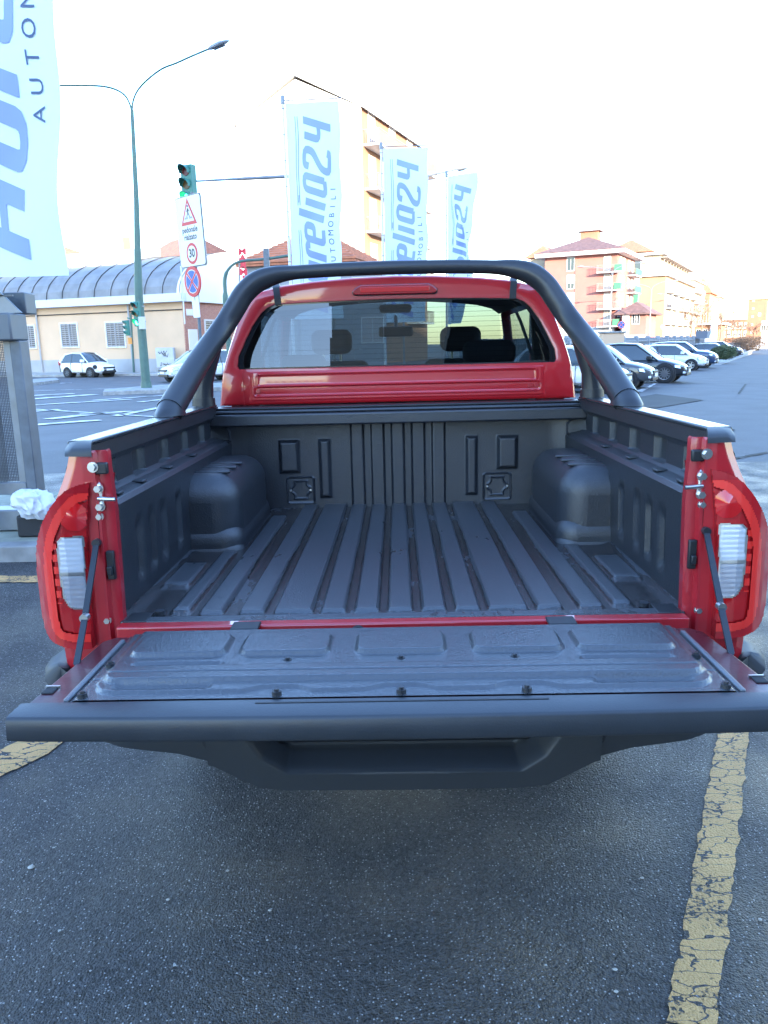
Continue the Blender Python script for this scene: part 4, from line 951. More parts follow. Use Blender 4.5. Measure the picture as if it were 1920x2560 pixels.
# ---- pink corner building on the right
r_, a, U, Vv, W_, zt = block('apartment_building', 'pink four-storey apartment building with green balcony screens and a dark hipped roof', 1358, 1530, 131, 127, 641, 14, M_PINK, None)
pk = r_
hip(a, U, Vv, 0, W_, 0, 14, zt+.5, zt+3.3, 1.3, .40).build('roof', M_TILED, pk)
prismwall(a, U, Vv, -1.35, W_+1.35, -1.35, 15.35, zt, zt+.55).build('eaves', M_TRIM, pk)
c = prismwall(a, U, Vv, W_*.36, W_*.36+2.9, 5.5, 7.5, zt+2.0, zt+4.3).build('chimney', M_PEACH, pk)
prismwall(a, U, Vv, W_*.36-.4, W_*.36+3.3, 5.1, 7.9, zt+4.3, zt+4.45).build('chimney_cap', M_TILED, c)
for py, st in ((660, 'plain'), (705, 'blind'), (749, 'shutter')): s, z = on_face(1427, py, a, U); window(pk, a, U, s, z, 1.1, 2.0, st)
for k, py in enumerate((682, 727, 773, 816)):
    s0, z = on_face(1496, py, a, U); b = balcony(pk, a, U, s0, W_+.9, z, 1.4, (.72, 1.) if k != 2 else None)
    s, z2 = on_face(1518, py-22, a, U); window(pk, a, U, s, z+1.25, .9, 2.2, 'shutter')
    PB = corner(a, U, Vv, W_, 0)
    for q in (2.5, 5.0, 9.0, 12.0): window(pk, PB, Vv, q, z+1.5, 1.0, 1.7, ('plain', 'shutter')[(k+int(q)) % 2])
    balcony(pk, PB, Vv, 7.8, 13.2, z, 1.4, (0, 1.) if k < 3 else None)
MB().fbox(a, U, -.02, W_+.02, -.2, on_face(1440, 819, a, U)[1], 0, .06).build('ground_floor', M_PLINTH, pk)
MB().fbox(a, U, 5.0, 5.25, 0, zt, .01, .08).build('downpipe', M_PINK, pk)
r_, a, U, Vv, W_, zt = block('apartment_building', 'pale block with an orange roof half hidden left of the pink building', 1322, 1366, 139, 138, 645, 9, M_PALE, 'hip', 2.2)
r_, a, U, Vv, W_, zt = block('annex_house', 'low pink annex with a sloping dark roof right of the pink building', 1550, 1606, 124, 120, 786, 9, M_PINK, 'hip', 2.0, ov=.9, rm=M_TILED)
for px in (1586, 1593): s, z = on_face(px, 797, a, U); window(r_, a, U, s, z, .6, 1.5)
MB().fbox(a, U, .3, 1.3, -.2, zt, .02, .35).fbox(a, U, -.02, W_, -.2, 2.2, .0, .3).build('porch', M_TRIM, r_)
r_, a, U, Vv, W_, zt = block('apartment_building', 'pale apartment building with an orange roof rising behind the pink one', 1505, 1604, 185, 182, 634, 16, M_PALE, 'hip', 3.4, ov=1.)
for i in range(3):
    for px in (1560, 1590): s, z = on_face(px, 650+i*20, a, U); window(r_, a, U, s, z, 1.6, 1.6, 'blind')
# ---- long cream terrace receding down the street
SD = V((.477, .879, 0)); SDt = (.477, .879)
r_, a, U, Vv, W_, zt = block('apartment_building', 'beige and cream apartment building with long balconies receding down the street', 1556, 1648, 160, 152, 690, 45, M_BEIGE, 'flat', .5)
cb_ = corner(a, U, Vv, W_, 0)
prismwall(a, U, Vv, .5, W_-1.5, 2, 44, zt+.5, zt+4.2).build('penthouse', M_PALE, r_)
prismwall(a, U, Vv, -.3, W_-.5, 1, 45, zt+4.2, zt+4.6).build('penthouse_roof', M_TRIM, r_)
for py, px, st in ((665, 1586, 'plain'), (705, 1582, 'shutter'), (745, 1580, 'green')): s, z = on_face(px, py, a, U); window(r_, a, U, s, z, 2.4, 2.2, st)
MB().fbox(cb_, Vv, -.01, 45, 0, zt-.4, 0, .12).build('street_front', M_PALE, r_)
for k in range(5):
    z = zt-3.0-3.05*k
    if z < 1: continue
    for j in range(5): balcony(r_, cb_, Vv, 1+9*j, 7.5+9*j, z, 1.3, solid=(M_PALE if k % 2 else False))
    for j in range(14): window(r_, cb_, Vv, 2+3.1*j, z+1.35, 1.2, 2.1, ('shutter', 'plain')[j % 2], .12)
for j in range(10): prismwall(a, U, Vv, W_-1.0, W_-.8, 3+4*j, 3.2+4*j, zt+.5, zt+3.6).build('terrace_post', M_RAIL, r_)
prismwall(a, U, Vv, W_-1.6, W_-.1, 2, 44, zt+3.6, zt+3.8).build('pergola', M_RAIL, r_)
r_, a, U, Vv, W_, zt = block('apartment_building', 'narrow cream building with glazed top floor at the end of the long terrace', 1694, 1716, 232, 226, 700, 26, M_PALE, 'flat', .5)
cq = corner(a, U, Vv, W_, 0)
for k in range(5):
    for j in range(5): window(r_, cq, Vv, 3+5*j, zt-2-3.1*k, 1.4, 1.9, 'shutter')
    balcony(r_, cq, Vv, 1, 20, zt-3.2-3.1*k, 1.3)
# ---- farther blocks
r_, a, U, Vv, W_, zt = block('apartment_building', 'brick-orange apartment block with a red roof and cream corner beyond the terrace', 1722, 1757, 262, 255, 733, 22, M_PEACH, 'hip', 5., ov=.6)
for k in range(5):
    balcony(r_, a, U, .5, W_-.5, zt-3.3-3.2*k, 1.3)
    for s in (1.6, 3.4): window(r_, a, U, s, zt-1.7-3.2*k, 1.1, 1.6, 'shutter')
MB().fbox(corner(a, U, Vv, W_, 0), Vv, 0, 22, 0, zt-1, 0, .4).build('corner_bay', M_PALE, r_)
r_, a, U, Vv, W_, zt = block('apartment_building', 'pale sunlit block behind the orange one beyond the terrace', 1752, 1780, 300, 292, 742, 20, M_PALE, 'flat', .6)
r_, a, U, Vv, W_, zt = block('row_of_shops', 'low orange shop building with a cream canopy beside the far street lamps', 1735, 1786, 205, 198, 812, 16, M_ORNG, 'flat', .5, ov=1.2)
for j in range(3): window(r_, a, U, 1.0+1.6*j, 2.6, 1.0, 2.2)
r_, a, U, Vv, W_, zt = block('apartment_building', 'long low orange building closing the view at the end of the street', 1798, 1864, 330, 322, 800, 20, M_PEACH, 'flat', .6)
for k in range(2):
    for j in range(5): window(r_, a, U, 1.4+2.1*j, zt-2-3.3*k, 1.2, 1.7, 'blind')
    MB().fbox(a, U, 0, W_, zt-3.6-3.3*k, zt-3.3-3.3*k, 0, .3).build('string_course', M_TRIM, r_)
r_, a, U, Vv, W_, zt = block('brick_tower', 'slender terracotta coloured tower standing alone near the right edge', 1864, 1897, 258, 250, 749, 9, M_PEACH, 'flat', .35, ov=.15, rm=M_TILE)
for k in range(5): window(r_, a, U, 1.5, 3+2.5*k, .45, .5)
window(r_, a, U, W_-1.9, 8.6, .7, .9, 'blind')
MB().cyl(corner(a, U, Vv, W_-.2, .5, zt), corner(a, U, Vv, W_-.2, .5, zt+2.2), .08).build('mast', M_RAIL, r_)
r_, a, U, Vv, W_, zt = block('office_building', 'white low building with dark windows at the right edge of the photo', 1902, 1990, 140, 132, 805, 14, mat('white_wall', (.75, .77, .8), .7), 'flat', .3, ov=.1)
for px in (1908, 1920, 1932): s, z = on_face(px, 820, a, U); window(r_, a, U, s, z, .6, 1.0)
# ------------------------------------------------------------------ behind the camera: unseen block added to shade the scene; reflected showroom and fence
bb = empty('shade_block', (100, -62, 0), 'unseen tall apartment block added behind the viewpoint for its shade', 'building')
MB().box(-6, 190, -64, -48, -.3, 27.5).build('wall', wall_m('dull_render', (.30, .27, .24)), bb)
for i in range(0, 24):
    for k in range(5): window(bb, (-3+5*i, -48, 0), (-1, 0), 0, 4+4.6*k, 1.5, 1.8, 'shutter')
MB().box(-7, 191, -65, -47, 27.5, 28).build('roof', M_TRIM, bb)
dl = empty('showroom', (3.6, -5.4, 0), 'car showroom with dark clapboard cladding and an overhanging canopy behind the viewpoint', 'building')
MB().box(3.6, 20, -16, -5.4, -.1, 6.2).build('wall', mat('dark_wall', (.05, .055, .065), .6), dl)
for k in range(24): MB().box(3.55, 3.62, -15.9, -5.35, .3+.25*k, .3+.25*k+.225).build('cladding_board', mat('cladding', (.13, .13, .14), .6, var=(3, .2)), dl, bevel=.008)
MB().box(1.0, 20, -16, -4.0, 6.2, 6.7).build('canopy', mat('dark_wall', (.05, .055, .065)), dl)
gt = empty('boundary_fence', (-8, -8.2, 0), 'white slatted metal fence behind the viewpoint', 'fence')
m_ = MB().box(-8, 3.2, -8.16, -8.12, .25, .33).box(-8, 3.2, -8.16, -8.12, 1.75, 1.83); m_.build('rail', M_WHITE, gt)
sl = None
for i in range(75):
    if sl is None: sl = MB().box(-.04, .04, -.012, .012, .1, 2.05).build('slat', M_WHITE, gt, world=False); sl.location = (0, 0, 0); first = sl
    else:
        c = first.copy(); COL.objects.link(c); c.parent = gt; c.location = (.15*i, 0, 0)
# ------------------------------------------------------------------ flags
def cloth_m():
    m = bpy.data.materials.new('flag_cloth'); m.use_nodes = True; t = m.node_tree; N = t.nodes; L = t.links; b = N['Principled BSDF']
    b.inputs['Base Color'].default_value = (.70, .78, .82, 1); b.inputs['Roughness'].default_value = .8
    tl = N.new('ShaderNodeBsdfTranslucent'); tl.inputs[0].default_value = (.66, .78, .84, 1); mx = N.new('ShaderNodeMixShader'); mx.inputs[0].default_value = .4
    L.new(b.outputs[0], mx.inputs[1]); L.new(tl.outputs[0], mx.inputs[2]); L.new(mx.outputs[0], N['Material Output'].inputs[0]); return m
M_CLOTH = cloth_m(); M_INK = mat('flag_blue_ink', (.27, .35, .68), .8); M_INKD = mat('flag_dark_ink', (.09, .13, .22), .8)
GL = {'A': (.62, [[(0, 0), (0, 1.05), (.3, 1.4), (.75, 1.4), (.75, 0)], [(0, .55), (.75, .55)]]),
      'u': (.52, [[(0, 1), (0, 0), (.62, 0), (.62, 1)]]), 'r': (.34, [[(0, 0), (0, 1), (.42, 1), (.42, .8)]]),
      'e': (.52, [[(.60, 0), (0, 0), (0, 1), (.62, 1), (.62, .5), (.1, .5)]]), 'l': (.27, [[(0, 1.36), (0, 0)]]),
      'i': (.27, [[(0, 1), (0, 0)], [(0, 1.32), (0, 1.36)]]), 'a': (.52, [[(.62, .0), (0, 0), (0, 1), (.62, 1), (.62, 0)]]),
      '2': (.62, [[(0, .75), (0, 1), (.72, 1), (.72, .62), (0, .05), (0, -.30), (.80, -.30), (.8, -.15)]]), '4': (.62, [[(0, 1), (0, .30), (.66, .30)], [(.66, 1), (.66, -.32)]])}
def ribbon(pts, wd, ds=.03):
    """flat thick stroke with mitred joins, finely split so it follows the cloth"""
    mb = MB(); P_ = [V((p[0], p[1], 0)) for p in pts]; L_ = []
    for i, p in enumerate(P_):
        d0 = (p-P_[i-1]).normalized() if i else (P_[1]-p).normalized(); d1 = (P_[i+1]-p).normalized() if i < len(P_)-1 else d0
        n0 = V((-d0.y, d0.x, 0)); n1 = V((-d1.y, d1.x, 0)); n = (n0+n1).normalized(); k = 1/max(.45, n.dot(n0)); L_.append((p, n*k*wd/2))
    for (p, n), (q, m_) in zip(L_, L_[1:]):
        c = max(1, int((q-p).length/ds))
        for i in range(c):
            a, b = i/c, (i+1)/c
            A_, B_ = p.lerp(q, a), p.lerp(q, b); na, nb = n.lerp(m_, a), n.lerp(m_, b)
            for k0, k1 in ((-1, -.34), (-.34, .34), (.34, 1)):
                mb.add([A_+na*k0, A_+na*k1, B_+nb*k1, B_+nb*k0], [(0, 1, 2, 3)])
    return mb
def rounded(pts, r=.13):
    out = [pts[0]]
    for a, b, c in zip(pts, pts[1:], pts[2:]):
        a, b, c = V((a[0], a[1])), V((b[0], b[1])), V((c[0], c[1])); r1 = min(r, (a-b).length*.45); r2 = min(r, (c-b).length*.45)
        p, q = b+(a-b).normalized()*r1, b+(c-b).normalized()*r2
        for t in (0, .33, .67, 1): out.append(tuple(p*(1-t)**2+b*2*t*(1-t)+q*t*t))
    return out+[pts[-1]]
def flag(px, py_pole_top, Y, Wf, ang, z0, z1, label, seed, amp=.05, flip=1, wob=1., sw=0., nar=.08, group='tall advertising flags'):
    base = AY(px, 850, Y); base.z = 0
    root = empty('advertising_flag', base, label, 'flag', group)
    MB().cyl(base, base+V((0, 0, z1+.05)), .035, .028, 12).build('flag_pole', mat('pale_pole', (.62, .62, .64), .4, .2), root, smooth=True)
    ca, sa = cos(ang), sin(ang)
    MB().tube([base+V((0, 0, z1)), base+V((ca*Wf*1.08, sa*Wf*1.08, z1-.06))], .012, 8).cyl(base+V((0, 0, z1-.06)), base+V((0, 0, z1+.10)), .045).build('flag_arm', M_STL, root)
    ph = seed*1.7
    def surf(x, s, lift=0):       # x across from the pole, s up from the lower hem
        tq = 1-s/(z1-z0); k = min(1, x/.5)
        d = amp*wob*k*(sin(s*2.1+ph+x*3)+.5*sin(s*4.7+ph*2-x*5))*(.35+.65*min(1, tq*2)) + sw*tq*tq*(x/Wf)
        xx = x*(1-nar*tq)+.02*sin(s*5+ph)*k
        p = base+V((ca*(xx+.05), sa*(xx+.05), z0+s-.06*x/Wf*(s/(z1-z0))-.10*(x/Wf)*(1-s/(z1-z0))*0))
        n = V((sa, -ca, 0)); return p+n*(d+lift)
    H = z1-z0-.05
    cl = MB().grid(44, 150, lambda u, v: surf(u*Wf, v*H)).build('flag_cloth', M_CLOTH, root, smooth=True, fix=False)
    for i in range(9): MB().tube([base+V((.035*cos(a), .035*sin(a), z0+.2+i*(H-.3)/8)) for a in [pi/3*j for j in range(7)]], .006, 5).build('ring', M_STL, root)
    # lettering: reads upwards; text x -> s, text y -> towards the pole
    inks = []; cur = .10*H/5.05; sc = .53*Wf/1.2; sp = H/5.05
    for ch in 'Aurelia24':
        wd, st = GL[ch]; ink = MB(); inks.append(ink)
        for stq in st:
            pts = []
            for x, y in stq: pts.append((x*.51*sp+.10+y*.14, y*.84+.08))
            pts = rounded(pts)
            rb = ribbon(pts, .150, .05)
            ink.add([(cur+v[0], v[1]*sc, 0) for v in rb.v], rb.f)
        cur += wd*sp*1.075+.0
    BX = Wf*.725
    side_ = .006
    ink2 = MB()
    for a, b in ((.60, 2.15), (2.72, 4.75)):
        for o in (.205, .255): rb = ribbon([(a*sp, 0), (b*sp, 0)], .010, .05); ink2.add([(v[0], BX-(o*Wf/1.2*-1)*0-v[1]-(BX-o*Wf/1.2), 0) for v in rb.v], rb.f)
    t = text_mb('AUTOMOBILI', .145*Wf/1.2); 
    # spread the letters
    xs = 1.23*sp; wl_ = 0
    autos = []
    for i, chh in enumerate('AUTOMOBILI'):
        g = text_mb(chh, .17*Wf/1.2); g2 = remap(g, lambda x, y, z, i=i: (xs+.206*i*sp+x, y, 0)); autos.append(g2)
    for sgn in (1, -1):
        for ink in inks: remap(ink, lambda x, y, z: surf(BX-y, x, sgn*side_)).build('letter', M_INK, cl, fix=False)
        b_ = remap(ink2, lambda x, y, z: surf(y, x, sgn*side_)); b_.build('rule_lines', M_INKD, cl, fix=False)
        for auto in autos: remap(auto, lambda x, y, z: surf(BX+.13*Wf/1.2-y, x, sgn*side_)).build('small_letter', M_INKD, cl, fix=False)
    return root
f1 = flag(733, 247, 17.6, 1.2, RD(-14), 2.15, 6.6, 'white and blue advertising flag nearest the centre, left of the middle pair', 1, .05)
f2 = flag(962, 362, 21.6, 1.2, RD(-14), 2.15, 6.6, 'white and blue advertising flag standing before the orange balconies', 2, .05)
f3 = flag(1117, 430, 25.2, 1.15, RD(-48), 2.15, 6.6, 'faded flag bent by the wind, farthest right of the flags', 3, .12, wob=1.2, sw=.5)
f0 = flag(-102, 0, 6.05, 1.2, RD(-6), 2.12, 6.7, 'huge near flag filling the upper left corner of the photo', 5, .03, sw=.0, nar=.29)
# ------------------------------------------------------------------ lamps, signals, signs
M_POLEG = mat('green_pole', (.07, .13, .11), .5, .2, var=(4, .15)); M_SIGG = mat('signal_green_case', (.04, .17, .135), .45); M_SIGB = mat('signal_black', (.02, .022, .025), .5)
M_LAMPH = mat('lamp_head_grey', (.25, .28, .32), .4, .3)
def pxline(pts, Y, dY=0.): return [AY(x, y, Y+dY*i/max(1, len(pts)-1)) for i, (x, y) in enumerate(pts)]
def lamp_head(root, p, d, L_=.75):
    d = V(d).normalized(); n = V((-d.y, d.x, 0)).normalized(); rr = []
    for t, w_, h0, h1 in ((0, .05, -.04, .05), (.15, .10, -.07, .08), (.5, .15, -.08, .10), (.85, .12, -.05, .06), (1, .03, -.01, .02)):
        c = p+d*L_*t; rr.append([c+n*w_*cos(a)+V((0, 0, h1 if sin(a) > 0 else -h0))*sin(a) for a in [2*pi*i/12 for i in range(12)]])
    h = MB().loft(rr).build('lamp_head', M_LAMPH, root, smooth=True)
    MB().loft([[p+d*L_*t+n*w_+V((0, 0, -.088)) for t, w_ in ((.25, -.09), (.8, -.07), (.8, .07), (.25, .09))], [p+d*L_*t+n*w_+V((0, 0, -.105)) for t, w_ in ((.3, -.07), (.75, -.05), (.75, .05), (.3, .07))]]).build('lamp_glass', M_GALV, h)
def signal(root, C, face, s=1., lit=2, pole_dir=None, h=.95):
    """three-aspect head centred at C facing 'face'"""
    f = V(face).normalized(); r = V((-f.y, f.x, 0)); w_ = .17*s; H = h*s/2
    def bx(mb, a0, a1, z0, z1, d0, d1):
        vs = [C+r*a+f*d+V((0, 0, z)) for z in (z0, z1) for a, d in ((a0, d0), (a1, d0), (a1, d1), (a0, d1))]
        return mb.add(vs, [(0, 1, 2, 3), (7, 6, 5, 4), (4, 5, 1, 0), (5, 6, 2, 1), (6, 7, 3, 2), (7, 4, 0, 3)])
    b = bx(MB(), -w_, w_, -H, H, -.16*s, .02*s).build('signal_case', M_SIGG, root, bevel=.02)
    for k in range(3):
        z = H-H*2*(k+.5)/3; c = C+V((0, 0, z))+f*.025*s
        col = ((.25, .01, .01), (.25, .12, .01), (.02, .8, .25))[k]
        mm = mat('signal_lit_green', (.05, .9, .35), .4, emit=((.05, 1., .38), 1.6)) if k == lit else mat('signal_off_%d' % k, tuple(x*.35 for x in col), .3)
        MB().cyl(c, c+f*.01*s, .105*s, .10*s, 20).build('signal_lens', mm, b)
        vis = MB(); rr = []
        for i in range(13):
            a = pi*(-.12+1.24*i/12); o = r*cos(a)*.13*s+V((0, 0, sin(a)*.13*s)); rr.append([c+o, c+o+f*(.10+.12*max(0, sin(a)))*s, c+o*.93+f*(.10+.12*max(0, sin(a)))*s, c+o*.93])
        vis.loft(rr).build('visor', M_SIGG, b, smooth=True)
    return b
# tall double lamp post
Lb = G(367, 978); YL = Lb.y
lp = empty('street_lamp', (Lb.x, Lb.y, .12), 'tall green double-armed street lamp standing on the traffic island', 'street lamp')
top = AY(330, 275, YL); mid = AY(341, 500, YL)
MB().tube([V((Lb.x, Lb.y, .1)), V((Lb.x, Lb.y, 3.6)).lerp(mid, .0), mid, top], [.17, .15, .095, .06], 14).build('pole', M_POLEG, lp, smooth=True)
MB().cyl((Lb.x, Lb.y, .1), (Lb.x, Lb.y, .35), .21, .19, 14).build('pole_base', M_POLEG, lp, smooth=True)
MB().tube(sample(pxline([(330, 278), (333, 252), (345, 225), (370, 198), (405, 172), (440, 158), (480, 140), (523, 122)], YL), 4), .035, 8).build('lamp_arm', M_POLEG, lp, smooth=True)
MB().tube(sample(pxline([(330, 282), (325, 262), (315, 242), (298, 228), (270, 218), (230, 214), (158, 214), (95, 214)], YL), 4), .035, 8).build('lamp_arm', M_POLEG, lp, smooth=True)
p = AY(521, 122, YL); lamp_head(lp, p, AY(567, 104, YL)-p, .78)
p = AY(95, 214, YL); lamp_head(lp, p, (-1, 0, 0), .75)
def ts(name, loc, label): return empty(name, loc, label, 'traffic light')
c = AY(342, 785, YL-.1); t1 = ts('traffic_signal', (c.x, c.y, c.z), 'green traffic signal showing green, fixed to the tall lamp post'); signal(t1, c, (-.5, -.86, 0), .95); 
MB().box(c.x+.1, c.x+.28, c.y, c.y+.14, c.z-.3, c.z-.25).box(c.x+.1, c.x+.28, c.y, c.y+.14, c.z+.25, c.z+.3).build('bracket', M_STL, t1)
MB().box(Lb.x-.02, Lb.x+.22, Lb.y-.24, Lb.y-.16, 2.3, 2.75).build('notice_plate', mat('notice', (.5, .5, .5), .7), lp)
Pb = G(335, 936); c = AY(316, 820, Pb.y); t2 = ts('traffic_signal', (Pb.x, Pb.y, .1), 'small unlit green traffic signal on its own thin post by the pavement')
MB().cyl((Pb.x, Pb.y, 0), (c.x+.35, Pb.y, c.z+.9), .07, .06).build('post', M_POLEG, t2, smooth=True); signal(t2, c, (-.75, -.66, 0), 1.0, lit=9)
MB().tube([c+V((.36, 0, .55)), c+V((.1, 0, .62))], .04, 6).build('bracket', M_SIGG, t2)
MB().box(Pb.x-.12, Pb.x+.1, Pb.y-.2, Pb.y-.08, 1.9, 2.3).build('push_button_box', mat('amber_box', (.6, .25, .05), .5), t2)
# overhead signal on its mast
YS = 24.
ms = AY(741, 850, 25.2); ov = empty('signal_gantry', (ms.x, ms.y, 0), 'mast with a long horizontal arm carrying the overhead traffic signal', 'mast')
zt_ = AY(741, 440, 25.2)
MB().cyl((ms.x, ms.y, 0), (zt_.x, zt_.y, zt_.z+.15), .12, .09).build('post', M_STL, ov, smooth=True)
MB().tube([zt_, AY(620, 446, 24.7), AY(560, 449, 24.4), AY(487, 453, 24.1)], [.055, .05, .035, .03], 10).build('arm', M_STL, ov, smooth=True)
c = AY(468, 462, YS); t3 = ts('traffic_signal', (c.x, c.y, c.z), 'overhead traffic signal with tilted green case hanging at the end of the long arm')
sc = signal(t3, c, (-.45, -.89, -.0), 1.22, h=.9)
MB().box(c.x+.12, c.x+.22, c.y, c.y+.12, c.z-.4, c.z+.45).build('back_bracket', M_SIGB, t3)
# warning sign post
YP = 16.3; sp_ = AY(508, 870, YP); bt = AY(515, 1055, YP)
sg = empty('sign_post', (bt.x, bt.y, 0), 'sign post with the pedonale rialzato panel, a no-stopping disc and an arrow plate', 'sign')
MB().tube([V((bt.x, bt.y, 0)), AY(491, 700, YP), AY(480, 480, YP)], .032, 10).build('post', M_GALV, sg, smooth=True)
SU = V((cos(RD(-45)), sin(RD(-45)), 0)); SN = V((SU.y, -SU.x, 0)); UZ = V((-.03, 0, 1))
M_SW = mat('sign_white', (.70, .72, .74), .5); M_SR = mat('sign_red', (.55, .03, .04), .5); M_SB = mat('sign_blue', (.01, .09, .42), .5); M_SK = mat('sign_black', (.02, .02, .022), .5)
def rr_poly(w_, h, r, n=5):
    out = []
    for cx, cy, a0 in ((w_/2-r, h/2-r, 0), (-w_/2+r, h/2-r, 90), (-w_/2+r, -h/2+r, 180), (w_/2-r, -h/2+r, 270)):
        for i in range(n+1): a = RD(a0+90*i/n); out.append((cx+r*cos(a), cy+r*sin(a)))
    return out
def plate(root, C, poly, off, th, name, m): return MB().prism(poly, SN*th, C+SN*off, SU, UZ).build(name, m, root)
def circ(r, n=36, cx=0, cy=0): return [(cx+r*cos(2*pi*i/n), cy+r*sin(2*pi*i/n)) for i in range(n)]
def onp(mb, C, off): return remap(mb, lambda x, y, z: C+SN*off+SU*x+UZ*y)
C1 = AY(478, 579, YP-.06)
pl = plate(sg, C1, rr_poly(.96, 1.36, .07), 0, .02, 'sign_panel', mat('sign_back', (.3, .3, .3), .5, .5)); 
plate(sg, C1, rr_poly(.94, 1.34, .06), .021, .003, 'panel_border', M_SK).parent = pl; plate(sg, C1, rr_poly(.915, 1.315, .055), .0245, .003, 'panel_face', M_SW).parent = pl
def tri(k, cy=.36): return [(0, cy+.27*k), (-.29*k, cy-.235*k), (.29*k, cy-.235*k)]
plate(sg, C1, tri(1.0), .028, .003, 'warning_triangle', M_SR).parent = pl; plate(sg, C1, [(x, y-.012) for x, y in tri(.68)], .0315, .003, 'triangle_face', M_SW).parent = pl
fig = MB()
for a, b, wd in (((0, .44), (0, .35), .045), ((0, .36), (-.055, .27), .024), ((0, .36), (.05, .27), .024), ((0, .43), (-.055, .37), .018), ((0, .43), (.06, .375), .018)): r_b = ribbon([a, b], wd, 1); fig.add(r_b.v, r_b.f)
fig.add([(x, y, 0) for x, y in circ(.024, 14, 0, .475)], [tuple(range(14))])
for q in (-.13, -.085, -.04, .045, .09, .135): r_b = ribbon([(q*.8, .27), (q, .235)], .02, 1); fig.add(r_b.v, r_b.f)
onp(fig, C1, .036).build('pedestrian_symbol', M_SK, pl, fix=False)
for tx, y in (('pedonale', .035), ('rialzato', -.105)): onp(remap(text_mb(tx, .155, bold=.004), lambda x, yy, z: (x, yy+y, 0)), C1, .029).build('panel_text', M_SK, pl, fix=False)
plate(sg, C1, circ(.205, 36, 0, -.42), .028, .003, 'speed_ring', M_SR).parent = pl; plate(sg, C1, circ(.150, 36, 0, -.42), .0315, .003, 'speed_face', M_SW).parent = pl
onp(remap(text_mb('30', .22, bold=.008), lambda x, yy, z: (x, yy-.42, 0)), C1, .036).build('speed_number', M_SK, pl, fix=False)
def nostop(root, C, R_, su, sn, uz, name='no_stopping_disc'):
    def pl2(poly, off, th, nm, m, par): o = MB().prism(poly, sn*th, C+sn*off, su, uz).build(nm, m, par); return o
    d = pl2(circ(R_), 0, .02, name, M_SR, root); 
    for o in (pl2(circ(R_*.985), .0205, .002, 'red_ring', M_SR, d),): pass
    pl2(circ(R_*.77), .023, .002, 'white_ring', M_SW, d)
    for k in range(4):
        a0 = pi/2*k-pi/4+.16; a1 = pi/2*(k+1)-pi/4-.16
        pts = [(R_*.12*cos((a0+a1)/2), R_*.12*sin((a0+a1)/2))]+[(R_*.72*cos(a0+(a1-a0)*i/8), R_*.72*sin(a0+(a1-a0)*i/8)) for i in range(9)]
        pl2(pts, .0255, .002, 'blue_sector', M_SB, d)
    cr_ = MB()
    for s in (1, -1): q = ribbon([(-R_*.55, -s*R_*.55), (R_*.55, s*R_*.55)], R_*.13, 9); cr_.add([(v[0], v[1], s*.0004) for v in q.v], q.f)
    remap(cr_, lambda x, y, z: C+sn*(.0285+z)+su*x+uz*y).build('red_cross', M_SR, d, fix=False); return d
C2 = AY(483, 704, YP-.07); nostop(sg, C2, .30, SU, SN, UZ)
C3 = AY(490, 761, YP-.07); ap = plate(sg, C3, rr_poly(.24, .52, .02), 0, .012, 'arrow_plate', M_SW)
ar = MB()
for a, b in (((0, .08), (0, .22)), ((0, .22), (-.055, .155)), ((0, .22), (.055, .155))): q = ribbon([a, b], .018, 9); ar.add(q.v, q.f)
onp(ar, C3, .014).build('arrow', M_SK, ap, fix=False)
MB().cyl(AY(452, 665, YP+3), AY(462, 810, YP+3), .018).build('thin_conduit', M_TRIM, sg)
# smaller bent lamp column behind the bar, red MARMI letters, posts, cables
YB = 30.
sl_ = empty('street_lamp', (AY(572, 860, YB).x, YB, 0), 'short green lamp column with a curved arm before the brick wall', 'street lamp')
MB().tube(sample([V((AY(574, 860, YB).x, YB, 0))]+pxline([(566, 790), (563, 730), (562, 700), (568, 678), (585, 660), (610, 652), (660, 648), (735, 637)], YB), 4), [.10]*8+[.07]*8+[.05]*17, 10).build('pole', M_POLEG, sl_, smooth=True)
YM = 36.; mp = AY(604, 860, YM); mm_ = empty('marble_sign', (mp.x, YM, 0), 'vertical sign of red letters MARMI seen from behind above the white vault', 'sign')
MB().cyl((mp.x-.12, YM+.05, 0), (AY(600, 625, YM).x-.05, YM+.05, AY(600, 622, YM).z+.1), .03).build('post', M_STL, mm_)
for ch, (px, py) in zip('MARMI', ((606, 630), (607, 646), (608, 663), (609, 681), (610, 698))):
    c = AY(px, py, YM); g = text_mb(ch, .36, bold=.02); g = remap(g, lambda x, y, z, c=c: V((c.x-x*1.25, YM-.03, c.z+y)))
    h = MB().add(g.v, g.f); o = h.build('letter', mat('red_letters', (.60, .03, .05), .5), mm_, fix=False); sm_ = o.modifiers.new('solid', 'SOLIDIFY'); sm_.thickness = .05
pt = AY(667, 660, 30.); g_ = empty('steel_post', (pt.x, 30, 0), 'plain grey steel post rising behind the sports bar', 'post'); MB().box(pt.x-.10, pt.x+.10, 29.9, 30.1, 0, AY(666, 621, 30).z).build('post', M_GALV, g_)
pt = AY(829, 660, 24.); g_ = empty('steel_post', (pt.x, 24, 0), 'thin post seen through the nearest flag', 'post'); MB().cyl((pt.x, 24, 0), (pt.x, 24, AY(828, 614, 24).z), .06).build('post', M_STL, g_)
for q, lab in (((540, 304, 560, 660, 58.), 'thin antenna mast on the roof left of the white gable'),):
    a, b = AY(q[0]+92, q[1]+300, q[4]), AY(q[0]+88, q[1]+210, q[4])
    an = empty('antenna', a, 'thin roof antenna beside the orange tiled roof', 'antenna'); MB().cyl(a+V((0, 0, -3.)), b, .03).box(a.x-.3, a.x+.3, a.y-.02, a.y+.02, a.z+.8, a.z+.83).box(a.x-.2, a.x+.2, a.y-.02, a.y+.02, a.z+1.3, a.z+1.33).build('mast', M_STL, an)
